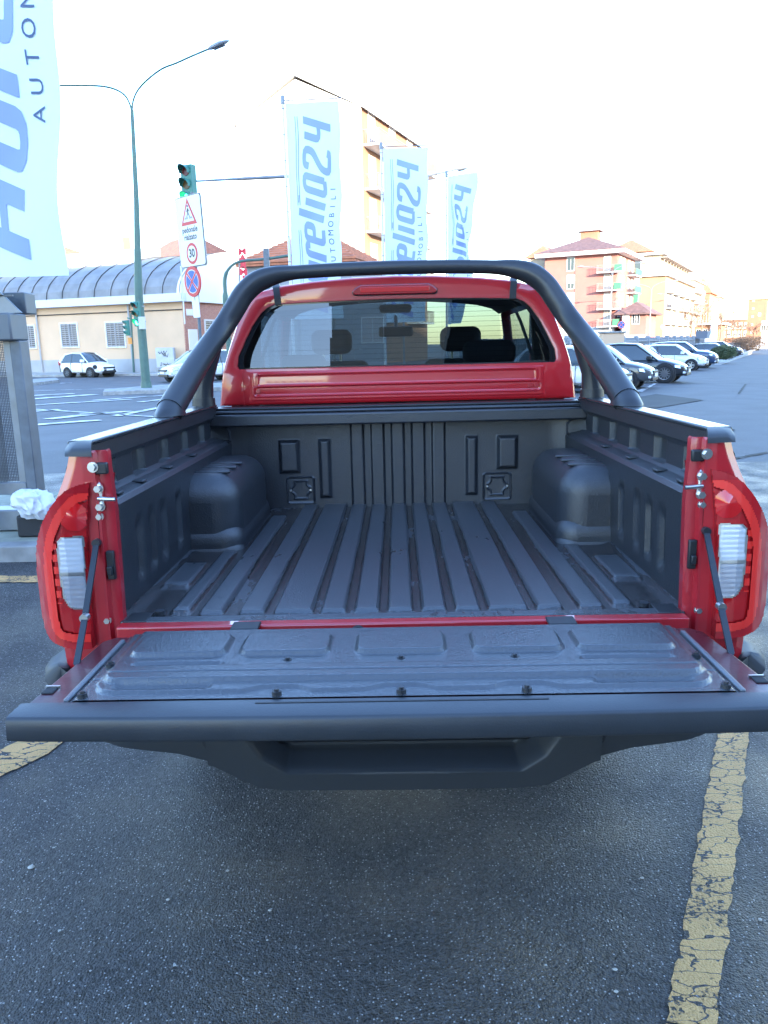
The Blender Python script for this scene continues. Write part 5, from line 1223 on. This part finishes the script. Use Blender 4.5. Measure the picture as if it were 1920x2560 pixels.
# middle lamp whose head shows over the farthest flag
Yq = 42.; q = AY(1160, 860, Yq); l4 = empty('street_lamp', (AY(1010, 860, Yq).x, Yq, 0), 'lamp whose curved arm and grey head reach out above the faded flag', 'street lamp')
MB().tube(sample([V((AY(1010, 860, Yq).x, Yq, 0)), V((AY(1010, 860, Yq).x, Yq, 8.))]+pxline([(1012, 470), (1040, 448), (1070, 440), (1137, 424)], Yq), 4), .05, 8).build('pole', M_STL, l4, smooth=True)
p = AY(1136, 424, Yq); lamp_head(l4, p, AY(1164, 420, Yq)-p, .75)
def dbl_lamp(sx, sy, top, ll, lr, Y, label, r=.09):
    b = AY(sx, sy, Y); t = AY(top[0], top[1], Y); o = empty('street_lamp', (b.x, Y, 0), label, 'street lamp', 'double-armed street lamps down the street')
    MB().tube([(b.x, Y, 0), b, t], [r, r, r*.7], 10).build('pole', M_STL, o, smooth=True)
    for e in (ll, lr):
        m_ = ((top[0]*.45+e[0]*.55), e[1]*.9+top[1]*.1)
        pts = [top, (top[0]+(e[0]-top[0])*.12, top[1]+(e[1]-top[1])*.5), m_, e]; MB().tube(sample(pxline(pts, Y), 4), .045, 6).build('lamp_arm', M_STL, o, smooth=True)
        p = AY(e[0], e[1], Y); lamp_head(o, p, (1 if e[0] > top[0] else -1, 0, .05), .9)
dbl_lamp(1524, 827, (1531, 688), (1462, 667), (1600, 657), 93, 'tall double-armed street lamp in front of the pink building')
dbl_lamp(1623, 835, (1629, 727), (1578, 709), (1682, 702), 118, 'double-armed street lamp before the beige building')
dbl_lamp(1688, 835, (1691, 748), (1655, 735), (1720, 728), 150, 'double-armed street lamp half way along the cream terrace')
dbl_lamp(1730, 835, (1732, 763), (1712, 752), (1755, 752), 185, 'smaller double-armed lamp before the far orange block')
dbl_lamp(1764, 835, (1767, 772), (1750, 764), (1782, 764), 220, 'smallest and farthest double-armed street lamp')
for px, py, Y, R_, lab in ((1553, 812, 62, .30, 'round no-stopping sign above the parked cars, in front of the pink building'), (1657, 817, 95, .30, 'small distant no-stopping sign before the cream terrace')):
    c = AY(px, py, Y); o = empty('no_stopping_sign', (c.x, Y, 0), lab, 'sign'); MB().cyl((c.x, Y+.05, 0), (c.x, Y+.05, c.z+.2), .03).build('post', M_GALV, o)
    nostop(o, c, R_*1.05, V((1, 0, 0)), V((0, -1, 0)), V((0, 0, 1)))
# vertical restaurant totem
Yt = 98.; c = AY(1788, 800, Yt); tt = empty('totem_sign', (c.x, Yt, 0), 'tall white totem sign with vertical blue letters and a red square at its foot', 'sign')
ztp = AY(1791, 760, Yt).z; MB().box(c.x-.36, c.x+.36, Yt, Yt+.3, 0, ztp).build('totem_body', mat('totem_white', (.62, .66, .78), .5), tt)
MB().box(c.x-.34, c.x+.34, Yt-.02, Yt, ztp-.45, ztp-.03).build('totem_logo', mat('totem_lilac', (.35, .38, .62), .5), tt); MB().box(c.x-.26, c.x+.22, Yt-.02, Yt, 2.0, 2.5).build('red_square', mat('totem_red', (.5, .05, .10), .5), tt)
for col, wd in ((-.13, 'RESTAURANT'), (.13, 'PRISM PUBLICA')):
    for i, ch in enumerate(wd):
        if ch == ' ': continue
        remap(text_mb(ch, .20), lambda x, y, z: (c.x+col+x, Yt-.015, ztp-.75-.215*i+y)).build('totem_letter', M_SB, tt, fix=False)
# ------------------------------------------------------------------ concrete fence by the parked cars
F0 = V((2.6, 24.6, 0)); FL = 64.
fe = empty('slatted_fence', F0, 'long grey slatted fence behind the row of parked cars', 'fence')
nSl = 290; pitch = FL/nSl; ms_ = mat('fence_slat', (.20, .215, .235), .75, var=(2, .2))
s0_ = MB().add(*[(lambda m: (m.v, m.f))(MB().fbox((0, 0), SDt, -.045, .045, .12, 1.68, -.03, .03))][0]).build('slat', ms_, fe, world=False)
for i in range(1, nSl):
    c = s0_.copy(); COL.objects.link(c); c.parent = fe; g0 = gz_(F0.x+SD.x*pitch*i); c.location = (SD.x*pitch*i, SD.y*pitch*i, g0+random.uniform(-.01, .01)); c.scale.z = (1.68-g0)/1.68
remap(MB().fbox(F0, SDt, 0, FL, .3, .4, .035, .10), lambda x, y, z: (x, y, z+gz_(x))).fbox(F0, SDt, 0, FL, 1.42, 1.52, .035, .10).build('fence_rail', ms_, fe)
for i in range(0, 17): MB().fbox(F0, SDt, i*4-.08, i*4+.08, -.6, 1.78, -.12, .16).build('fence_post', mat('fence_post', (.27, .29, .31), .7, var=(2, .2)), fe)
e = F0+SD*FL
MB().fbox(F0, SDt, FL-7, FL-4.5, 1.5, 2.2, .1, 1.1).build('meter_box', mat('meter_grey', (.13, .15, .18), .7), fe)
gp_ = AY(1536, 850, 33.5); gpo = empty('gate_pier', (gp_.x, 33.5, 0), 'cream masonry gate pier with weathered coping behind the black car', 'pier')
MB().box(gp_.x-.55, gp_.x+.4, 33.4, 33.9, 0, AY(1536, 833, 33.4).z).build('pier', M_CREAM, gpo, bevel=.02); MB().box(gp_.x-.6, gp_.x+.48, 33.35, 33.95, AY(1536, 833, 33.4).z, AY(1536, 830, 33.4).z+.03).build('coping', M_KERB, gpo, bevel=.02)
f2_ = empty('slatted_fence', e, 'short white fence with open bars past the end of the long fence', 'fence')
m2 = MB().fbox((0, 0), SDt, -.05, .05, .1, 1.9, -.03, .03).build('slat', mat('fence_white', (.55, .58, .62), .7), f2_, world=False)
for i in range(1, 24): c = m2.copy(); COL.objects.link(c); c.parent = f2_; c.location = (SD.x*.42*i, SD.y*.42*i, 0)
MB().fbox(e, SDt, 0, 9.8, 1.6, 1.7, .03, .08).build('fence_rail', MATS['fence_white'], f2_)
# ------------------------------------------------------------------ cars
def car(name, label, pos, head, col, kind='hatch', L_=4.0, W_=1.74, H_=1.48, rw=.31, paint_rough=.28, rimm=None, sp=5, dark_roof=False, dent=False, seats=True, rf=None):
    """x = forward; front bumper at x=+L/2"""
    root = empty(name, (pos[0], pos[1], gz_(pos[0])-(.012 if pos[1] > 10 else 0)), label, 'car', rz=head)
    def B(mb, nm, m, par=None, **k): return mb.build(nm, m, par or root, world=False, **k)
    pm = mat('car_paint_%.2f_%.2f_%.2f' % col, col, paint_rough, coat=1.); h = L_/2; w_ = W_/2
    K = dict(hatch=[(-h, .62, .55), (-h+.05, .86, .9), (-h+.25, .93, .98), (-.6, .90, 1), (.5, .89, 1), (h-.95, .90, .98), (h-.45, .79, .93), (h-.12, .66, .78), (h, .50, .60)],
             sedan=[(-h, .70, .6), (-h+.08, .95, .9), (-h+.5, 1.0, .98), (-.6, .90, 1), (.5, .88, 1), (h-1.15, .93, .98), (h-.6, .82, .94), (h-.15, .66, .8), (h, .50, .62)],
             suv=[(-h, .75, .6), (-h+.08, 1.02, .93), (-h+.4, 1.05, .98), (-.6, 1.02, 1), (.6, 1.0, 1), (h-1.1, 1.04, .98), (h-.5, .96, .95), (h-.12, .82, .82), (h, .62, .7)])[kind]
    GH = dict(hatch=[(-h+.10, -h+.55, h-1.68, h-.92)], sedan=[(-h+.35, -h+1.3, h-1.95, h-1.05)], suv=[(-h+.12, -h+.6, h-1.9, h-1.15)])[kind][0]
    rr = []
    for x, zt, k in K:
        c = .012; rr.append([(x, y*w_*k, z) for y, z in ((-.86, .22 if abs(x) < h-.1 else .30), (-.985, .32), (-1, .50), (-.985, zt*.55+.28), (-.93, zt-.05), (-.80, zt), (-.4, zt+.03), (0, zt+.04), (.4, zt+.03), (.80, zt), (.93, zt-.05), (.985, zt*.55+.28), (1, .50), (.985, .32), (.86, .22 if abs(x) < h-.1 else .30))])
    body = B(MB().loft(rr), 'body', pm, smooth=True, sub=1)
    x0, x1, x2, x3 = GH; zb = K[3][1]-.03; zr = H_
    def yw(z): return w_*(.925-.235*max(0, min(1, (z-zb)/(zr-zb)))**1.25)
    def zt_(x):
        return lerp_tab([(x0, zb+.01), (x0*.6+x1*.4, zb+(zr-zb)*.45), (x1, zr-.085), (x1*.75+x2*.25, zr-.025), (x1*.45+x2*.55, zr), (x2+.12, zr-.035), (x2, zr-.055), ((x2*2+x3)/3, zb+(zr-zb)*.66), (x2*.33+x3*.67, zb+(zr-zb)*.34), (x3, zb+.01)], x)
    def sect(x, k0=0, dz=0., kk=1.):
        t = zt_(x); P_ = []
        for z, m_ in ((zb, 1), (zb+(t-zb)*.5, 1), (zb+(t-zb)*.88, 1), (t-.006, .82), (t+.018, .4)): P_.append((yw(z)*m_*kk, z+dz))
        P_ = P_[k0:]; P_ = P_+[(0, t+.024+dz)]+[(-y, z) for y, z in reversed(P_)]; return [(x, y, z) for y, z in P_]
    xs_ = [x0, x0*.6+x1*.4, x1, x1*.75+x2*.25, x1*.45+x2*.55, x2-.15, x2, (x2*2+x3)/3, x2*.33+x3*.67, x3]
    g = B(MB().loft([sect(x) for x in xs_], closed=True, cap=True), 'glasshouse', mat('car_glass', (.035, .05, .06), .04, spec=.9), smooth=True)
    ro = B(MB().loft([sect(x, 2, .006, 1.015) for x in [x1-.12, x1, x1*.75+x2*.25, x1*.45+x2*.55, x2-.15, x2]], closed=False, cap=False), 'roof', mat('car_roof_black', (.02, .02, .022), .2, coat=1) if dark_roof else pm, smooth=True)
    def edge(a, b, r): return [V(a), V(b)]
    pil = MB()
    for s in (-1, 1):
        pil.tube([(x, s*(yw(zt_(x)-.03)-.005), zt_(x)-.03) for x in (x3, x2*.33+x3*.67, (x2*2+x3)/3, x2)], .035, 6)
        pil.tube([(x, s*(yw(zt_(x)-.04)-.005), zt_(x)-.04) for x in (x2, x1*.45+x2*.55, x1*.75+x2*.25, x1)], .03, 6)
        pil.tube([(x0+.06, s*(yw(zb)-.03), zb), (x0*.6+x1*.4+.04, s*(yw(zt_(x0*.6+x1*.4))-.03), zt_(x0*.6+x1*.4)), (x1, s*(yw(zr)-.01), zr-.08)], [.10, .085, .04], 6)
    B(pil, 'pillars', pm, smooth=True)
    bpil = MB()
    xm = (x1+x2)/2-.05
    for s in (-1, 1): bpil.tube([(xm, s*(yw(z)-.012), z) for z in (zb, zb+(zr-zb)*.5, zr-.05)], .028, 6)
    B(bpil, 'window_pillars', M_BLKP)
    for s in (-1, 1):
        m_ = B(MB().box(x3-.42, x3-.22, s*w_*1.0-.02*s, s*w_*1.0+.17*s, zb+.02, zb+.18) if s > 0 else MB().box(x3-.42, x3-.22, s*w_*1.0-.17, s*w_*1.0+.02, zb+.02, zb+.18), 'door_mirror', pm, bevel=.03)
        # door gaps and handles
        for xa in (xm+.95, xm-.02, xm-.95): B(MB().box(xa, xa+.012, s*w_*.985-.02, s*w_*.985+.02, .32, zb-.02), 'door_gap', M_DARK)
        for xa in (xm+.10, xm-.85): B(MB().box(xa, xa+.16, s*w_*.985-.02, s*w_*.985+.022, zb-.14, zb-.11), 'door_handle', pm, bevel=.006)
    # arches, wheels
    for xw in (h-.78, -h+.74):
        for s in (-1, 1):
            ar_ = MB(); n = 24
            ar_.cyl((xw, s*w_*.5, rw), (xw, s*(w_*.985+.004), rw), rw+.055, rw+.05, 26)
            B(ar_, 'wheel_arch', M_DARK)
            ty = wheel(root, 0, 0, 0, rw, .2, lambda m, nm, mm, p, **k: B(remap(m, lambda x, y, z, s=s, xw=xw: (xw+y, (x*1.0)+s*(w_-.075), z+rw)), nm, mm, p, **k), sp, rimm or M_ALU) if s < 0 else wheel(root, .0001, 0, 0, rw, .2, lambda m, nm, mm, p, **k: B(remap(m, lambda x, y, z, xw=xw: (xw+y, x+w_-.075, z+rw)), nm, mm, p, **k), sp, rimm or M_ALU)
    # front: lamps, grille, plate; rear lamps
    for s in (-1, 1):
        zl = K[-2][1]-.02
        B(MB().loft([[(h-.46, s*w_*.93, zl+.06), (h-.46, s*w_*.93, zl-.06), (h-.09, s*w_*.66, zl-.12), (h-.10, s*w_*.66, zl-.0)], [(h-.42, s*w_*.97, zl+.05), (h-.40, s*w_*.985, zl-.05), (h-.01, s*w_*.58, zl-.14), (h-.07, s*w_*.55, zl+.01)]]), 'headlight', mat('headlight_clear', (.6, .64, .68), .12, .6, coat=1), bevel=.015)
        B(MB().box(-h-.015, -h+.16, s*w_*.80-.1, s*w_*.80+.09, .72, .95), 'tail_light', M_LENSR, bevel=.02)
        B(MB().cyl((h-.14, s*w_*.72, .38), (h-.05, s*w_*.70, .38), .05), 'fog_lamp', M_CLEAR)
    B(MB().box(h-.12, h+.012, -w_*.52, w_*.52, .50, .60), 'grille', M_BLKP, bevel=.02)
    B(MB().box(h-.1, h+.005, -w_*.62, w_*.62, .26, .38), 'lower_grille', M_BLKP, bevel=.02)
    B(MB().box(h+.006, h+.024, -.26, .26, .40, .51), 'number_plate', M_SW)
    B(MB().box(-h-.02, -h+.02, -.26, .26, .60, .71), 'number_plate', M_SW)
    return root
HD = atan2(-.477, .879)
def front_at(px, py, L_, dx=0):      # ground point of the nearer front wheel -> car centre
    g = G(px, py); f = V((cos(HD), sin(HD), 0)); s = V((-f.y, f.x, 0)); return g-f*(L_/2-.78)+s*.80
car('parked_car', 'white parked car mostly hidden behind the sports bar, nearest of the row', front_at(1495, 984, 3.7), HD, (.70, .71, .73), 'hatch', 3.7, 1.65, 1.47, .29, sp=9)
car('parked_car', 'dark grey hatchback parked between the nearest white car and the black car', front_at(1568, 972, 3.85), HD, (.055, .06, .066), 'hatch', 3.85, 1.68, 1.48, .295, sp=8)
car('parked_car', 'glossy black parked car with large many-spoked alloy wheels', front_at(1661, 957, 4.7), HD, (.012, .014, .018), 'sedan', 4.7, 1.92, 1.53, .36, rimm=mat('dark_alloy', (.25, .25, .27), .3, .9), sp=12)
w1 = car('parked_car', 'white hatchback parked nose-in with its red tail lights towards the lane', (G(1690, 935)+V((-2.4, 2.2, 0))), HD+pi, (.74, .75, .77), 'hatch', 4.2, 1.78, 1.46, .31)
car('parked_car', 'small white car with headlights facing the lane behind the nose-in hatchback', front_at(1728, 927, 4.0)+V((.2, .6, 0)), HD, (.75, .77, .8), 'hatch', 4.0, 1.7, 1.44, .3)
car('parked_car', 'navy blue SUV parked last before the green hedge', front_at(1762, 922, 4.45)+V((.5, 1.6, 0)), HD, (.012, .035, .085), 'suv', 4.45, 1.84, 1.58, .35, rimm=M_STL)
car('parked_car', 'white car with bright bonnet half hidden by the green hedge', front_at(1812, 897, 4.2), HD, (.70, .72, .72), 'hatch', 4.2, 1.75, 1.46, .31)
car('parked_car', 'white van-like car with a red side panel beyond the hedge', front_at(1820, 893, 4.4)+V((.3, 3.0, 0)), HD, (.72, .70, .70), 'suv', 4.4, 1.8, 1.6, .32)
car('parked_car', 'black SUV with pale alloy wheels before the brown bush', front_at(1834, 894, 4.4), HD, (.015, .016, .02), 'suv', 4.4, 1.82, 1.6, .35)
car('parked_car', 'dark red car showing above the brown bush', G(1884, 878)+V((-3, 4, 0)), HD, (.05, .012, .02), 'sedan', 4.4, 1.8, 1.45, .32)
car('driving_car', 'white car facing us at the far end of the lane', G(1900, 876)+V((0, 2.5, 0)), RD(-112), (.55, .58, .58), 'hatch', 4.2, 1.75, 1.5, .31)
# damaged white hatchback at the warehouse and the silver car on the road
wc = G(195, 943); HL = RD(-28)
dc = car('parked_car', 'small white hatchback with a broken front wing parked by the warehouse', (wc.x+.6, wc.y+.3), HL, (.80, .81, .82), 'hatch', 3.45, 1.62, 1.46, .29, rimm=M_GALV, sp=7)
MB().box(1.72, 1.745, -.42, .42, .30, .47).build('damaged_grille', M_BLKP, dc, world=False); MB().cyl((1.40, -.80, .62), (1.42, -.815, .62), .13, .11, 9).build('broken_wing', M_DARK, dc, world=False)
sv = G(447, 955); car('moving_car', 'silver car driving into view behind the left leg of the sports bar', (sv.x+.9, sv.y+1.3), RD(-142), (.55, .60, .64), 'hatch', 4.2, 1.76, 1.5, .31)
# street cabinets
for px0, px1, py0, py1, lab in ((393, 437, 868, 930, 'grey street cabinet covered in black graffiti against the cream wall'),):
    b = AY(415, 930, 49.2); cab = empty('street_cabinet', (b.x, 49.2, .1), lab, 'cabinet')
    w2 = (437-393)/F_PX*49.2/2; zt2 = AY(415, 869, 49.2).z
    MB().box(b.x-w2, b.x+w2, 49.2, 49.7, .42, zt2).build('cabinet_body', mat('cabinet_grey', (.42, .44, .46), .6, var=(3, .1)), cab, bevel=.03); MB().box(b.x-w2-.04, b.x+w2+.04, 49.15, 49.75, .0, .42).build('cabinet_base', M_CONC, cab)
    rnd = random.Random(3); gm = MB()
    for cx_, cz_, n_, am in ((-.1, zt2-.30, 26, .30), (.05, zt2-.48, 16, .2), (0, .62, 30, .34)):
        pts = [(cx_+am*(-1+2*i/n_)*.9+rnd.uniform(-.05, .05), cz_+rnd.uniform(-.11, .11)) for i in range(n_)]; q = ribbon(pts, .028, 9); gm.add(q.v, q.f)
    remap(gm, lambda x, y, z: (b.x+x, 49.185, y)).build('graffiti', M_SK, cab, fix=False)
# ------------------------------------------------------------------ steel gate at the left edge
YG = 6.3
def gx(px, py): return AY(px, py, YG).x
gz = lambda py, px=40: AY(px, py, YG).z
ga = empty('sliding_gate', (-5, YG, .125), 'grey steel gate with a perforated mesh panel at the left edge of the photo', 'gate')
xR = gx(98, 1200); zB = gz(852); zT = gz(783)
MB().box(xR-.085, xR+.0, YG-.06, YG+.10, .13, zB).build('gate_stile', M_GALV, ga, bevel=.006)
MB().box(xR-.15, xR-.087, YG-.03, YG+.06, .13, zB).build('inner_channel', M_STL, ga, bevel=.004)
MB().box(-8, xR-.02, YG-.14, YG+.16, zB, zT).build('top_beam', mat('painted_beam', (.11, .13, .15), .5, .2, var=(3, .15)), ga, bevel=.015)
MB().box(-8, xR-.09, YG-.05, YG+.05, .42, .52).build('bottom_rail', M_STL, ga, bevel=.005)
MB().box(-8, xR+.0, YG-.10, YG+.1, .125, .30).build('bottom_beam', M_STL, ga, bevel=.01)
def mesh_m():
    m = bpy.data.materials.new('perforated_sheet'); m.use_nodes = True; t = m.node_tree; N = t.nodes; L = t.links
    b = N['Principled BSDF']; b.inputs['Base Color'].default_value = (.07, .075, .085, 1); b.inputs['Roughness'].default_value = .5; b.inputs['Metallic'].default_value = .4
    tc = N.new('ShaderNodeTexCoord'); sx = N.new('ShaderNodeSeparateXYZ'); L.new(tc.outputs['Object'], sx.inputs[0]); ms = []
    for k in (0, 2):
        a = N.new('ShaderNodeMath'); a.operation = 'PINGPONG'; a.inputs[1].default_value = .0065; L.new(sx.outputs[k], a.inputs[0])
        g = N.new('ShaderNodeMath'); g.operation = 'GREATER_THAN'; g.inputs[1].default_value = .0026; L.new(a.outputs[0], g.inputs[0]); ms.append(g)
    mu = N.new('ShaderNodeMath'); mu.operation = 'MULTIPLY'; L.new(ms[0].outputs[0], mu.inputs[0]); L.new(ms[1].outputs[0], mu.inputs[1])
    tr = N.new('ShaderNodeBsdfTransparent'); mx = N.new('ShaderNodeMixShader'); L.new(mu.outputs[0], mx.inputs[0]); L.new(b.outputs[0], mx.inputs[1]); L.new(tr.outputs[0], mx.inputs[2]); L.new(mx.outputs[0], N['Material Output'].inputs[0]); return m
MM_ = mesh_m()
MB().box(-8, xR-.152, YG+.0, YG+.004, .52, zB).build('perforated_panel', MM_, ga); MB().box(-8, xR-.3, YG+.10, YG+.104, .52, zB).build('rear_panel', MM_, ga)
xq = gx(36, 760)
MB().box(-6, xq+.02, YG+.15, YG+.35, zT, gz(727)).build('motor_housing', mat('painted_beam', (.11, .13, .15)), ga, bevel=.01)
MB().prism([(-.45, 0), (0, 0), (-.16, .17), (-.45, .17)], (0, .02, 0), (xq+.06, YG-.02, zT)).build('bracket', M_STL, ga, bevel=.003); MB().box(xq-.2, xq-.18, YG-.03, YG-.01, zT, gz(731)).box(-4, xq+.0, YG-.02, YG-.0, gz(739)-.006, gz(739)+.006).build('strut', M_GALV, ga)
# crumpled white carrier bag
bc = AY(84, 1258, 5.98); bg_ = empty('plastic_bag', (bc.x, bc.y, .3), 'crumpled white plastic bag hanging at the foot of the gate', 'bag')
def bag(u, v):
    a = 2*pi*u; p = pi*(v-.5); r = V((cos(a)*cos(p)*.150, sin(a)*cos(p)*.10, sin(p)*.125+.02*sin(3*a)))
    n = noise.noise(r*9+V((3, 1, 2))); n2 = abs(noise.noise(r*16)); n3 = abs(noise.noise(r*34+V((9, 0, 0)))); k = 1.06+.34*n-.26*n2-.05*n3
    return V((bc.x, bc.y, bc.z))+V((r.x*k, r.y*k, max(-.125, min(.11, r.z*k))))
MB().grid(130, 80, bag).build('bag', mat('white_film', (.66, .70, .76), .35, bump=(35, .5, .01)), bg_, smooth=True)
MB().box(bc.x-.16, bc.x+.19, bc.y+.0, bc.y+.2, .117, bc.z-.10).build('bag_contents', M_DARK, bg_, bevel=.02)
# ------------------------------------------------------------------ scrub, trees, pebbles
def scatter_leaves(root, name, C, R_, n, size, m, seed, flat=.3, up=0):
    rnd = random.Random(seed); mb = MB()
    for i in range(n):
        while True:
            p = V((rnd.uniform(-1, 1), rnd.uniform(-1, 1), rnd.uniform(-1, 1)))
            if p.length < 1 and (p.length > .45 or rnd.random() < .3): break
        k = 1+.35*noise.noise(p*2.5+V((seed, 0, 0))); q = V((p.x*R_[0], p.y*R_[1], p.z*R_[2]))*k+V(C)
        a = V((rnd.gauss(0, 1), rnd.gauss(0, 1), rnd.gauss(0, 1)+up)).normalized(); b = a.cross(V((rnd.gauss(0, 1), rnd.gauss(0, 1), rnd.gauss(0, 1)))).normalized(); s = size*rnd.uniform(.5, 1.3)
        mb.add([q-a*s, q+b*s*flat, q+a*s, q-b*s*flat], [(0, 1, 2, 3)])
    return mb.build(name, m, root, fix=False)
M_HEDG = mat('hedge_leaf', (.08, .105, .045), .7); M_BRUSH = mat('dry_twigs', (.13, .085, .055), .85); M_TWIG = mat('bare_twig', (.20, .13, .09), .9)
for g0, RR, h_, m_, lab, sd_ in (((1806, 908), (.65, 1.7), .52, M_HEDG, 'scruffy green hedge beside the navy SUV', 1), ((1870, 884), (1.5, 3.4), .85, M_BRUSH, 'brown leafless bush beside the black SUV', 2), ((1912, 862), (9, 14), .9, M_BRUSH, 'long low brown hedge far down the lane', 3)):
    c = G(*g0); o = empty('hedge' if sd_ == 1 else 'bush', (c.x, c.y, 0), lab, 'hedge' if sd_ == 1 else 'bush'); ln = RR[0]
    st = scatter_leaves(o, 'foliage', (c.x, c.y, h_*.95), (RR[0], RR[1], h_), 9000, .07 if sd_ < 3 else .2, m_, sd_); st['kind'] = 'stuff'
    mb = MB(); rnd = random.Random(sd_)
    for i in range(24):
        b0 = V((c.x+rnd.uniform(-1, 1)*ln*.4, c.y+rnd.uniform(-1, 1)*ln*.4, 0)); mb.tube([b0, b0+V((rnd.uniform(-.4, .4), rnd.uniform(-.4, .4), h_*1.5))], [.03, .01], 4)
    mb.build('stems', M_TWIG, o)
def bare_tree(px, py, Y, H, label, sd_):
    rnd = random.Random(sd_); b = AY(px, py, Y); b.z = 0; o = empty('bare_tree', b, label, 'tree', 'bare winter trees at the end of the street')
    tr = MB(); tr.tube([b, b+V((.1, 0, H*.35)), b+V((-.1, 0, H*.6))], [.22, .16, .1], 6); tr.build('trunk', M_TWIG, o)
    cr_ = MB()
    def br(p, d, L_, r, n):
        q = p+d*L_; cr_.tube([p, q], [r, r*.6], 4, cap=False)
        if n:
            for i in range(4 if n > 1 else 5): br(p.lerp(q, rnd.uniform(.45, 1)), (d+V((rnd.gauss(0, .5), rnd.gauss(0, .5), rnd.gauss(.1, .35)))).normalized(), L_*.62, r*.55, n-1)
    for i in range(6): br(b+V((0, 0, H*(.3+.05*i))), V((cos(i*1.1)*.7, sin(i*1.1)*.7, .8)).normalized(), H*.28, .08, 3)
    cr_.build('crown', M_TWIG, o, fix=False)
for i, (px, Y, H, lb) in enumerate(((1752, 190, 12, 'bare tree before the far orange block with the red roof'), (1800, 200, 9, 'bare tree just right of the totem sign'), (1815, 230, 10, 'bare tree left of the gap in the far roofs'), (1832, 250, 9, 'bare tree before the long low orange building'), (1850, 240, 7, 'small bare tree left of the terracotta tower'), (1884, 170, 5, 'thin bare tree in front of the terracotta tower'), (1726, 180, 9, 'bare tree at the far end of the cream terrace'))): bare_tree(px, 850, Y, H, lb, i+5)
rnd = random.Random(11); pb = MB()
for i in range(420):
    x, y = rnd.uniform(-2.2, 2.4), rnd.uniform(1.25, 4.8)
    if rnd.random() < .5: y = rnd.uniform(1.2, 2.4); x = rnd.uniform(-1.3, 1.2)
    r = rnd.uniform(.001, .0026)*(1.9 if rnd.random() < .08 else 1); rz = rnd.random()*pi
    vs = [(x+r*cos(a+rz)*rnd.uniform(.8, 1.3), y+r*sin(a+rz)*rnd.uniform(.7, 1), z) for z, k in ((0.002, 1), (r*.8, .8)) for a in [pi*j/3 for j in range(6)]]
    pb.add(vs, [(0, 1, 2, 3, 4, 5), (11, 10, 9, 8, 7, 6)]+[(j, (j+1) % 6, (j+1) % 6+6, j+6) for j in range(6)])
pb.build('loose_gravel', mat('pale_gravel', (.42, .41, .38), .8))['kind'] = 'stuff'
for px, py in ((675, 2277), (1538, 2425), (1605, 2196), (1900, 2300), (1540, 2480), (420, 2250), (78, 2170)):
    g = G(px, py); r = .005 if px != 78 else .009
    o = MB().loft([[(g.x+r*k*cos(a)*1.25, g.y+r*k*sin(a), z) for a in [pi*j/4 for j in range(8)]] for z, k in ((.001, .8), (r*.4, 1), (r*.9, .5))]).build('pebble', mat('pebble', (.42, .40, .35), .7), smooth=True)
    tag(o, {675: 'tiny pale pebble left of centre in the foreground asphalt', 1538: 'flat pale pebble lying to the left of the yellow line', 1605: 'pale pebble nearest under the bumper, left of the yellow line', 1900: 'pale pebble to the right of the yellow line', 1540: 'pale pebble nearest the bottom right, left of the yellow line', 420: 'small pebble in the left foreground', 78: 'pale flattened stone at the far left foreground'}[px], 'pebble', 'loose pebbles on the asphalt')
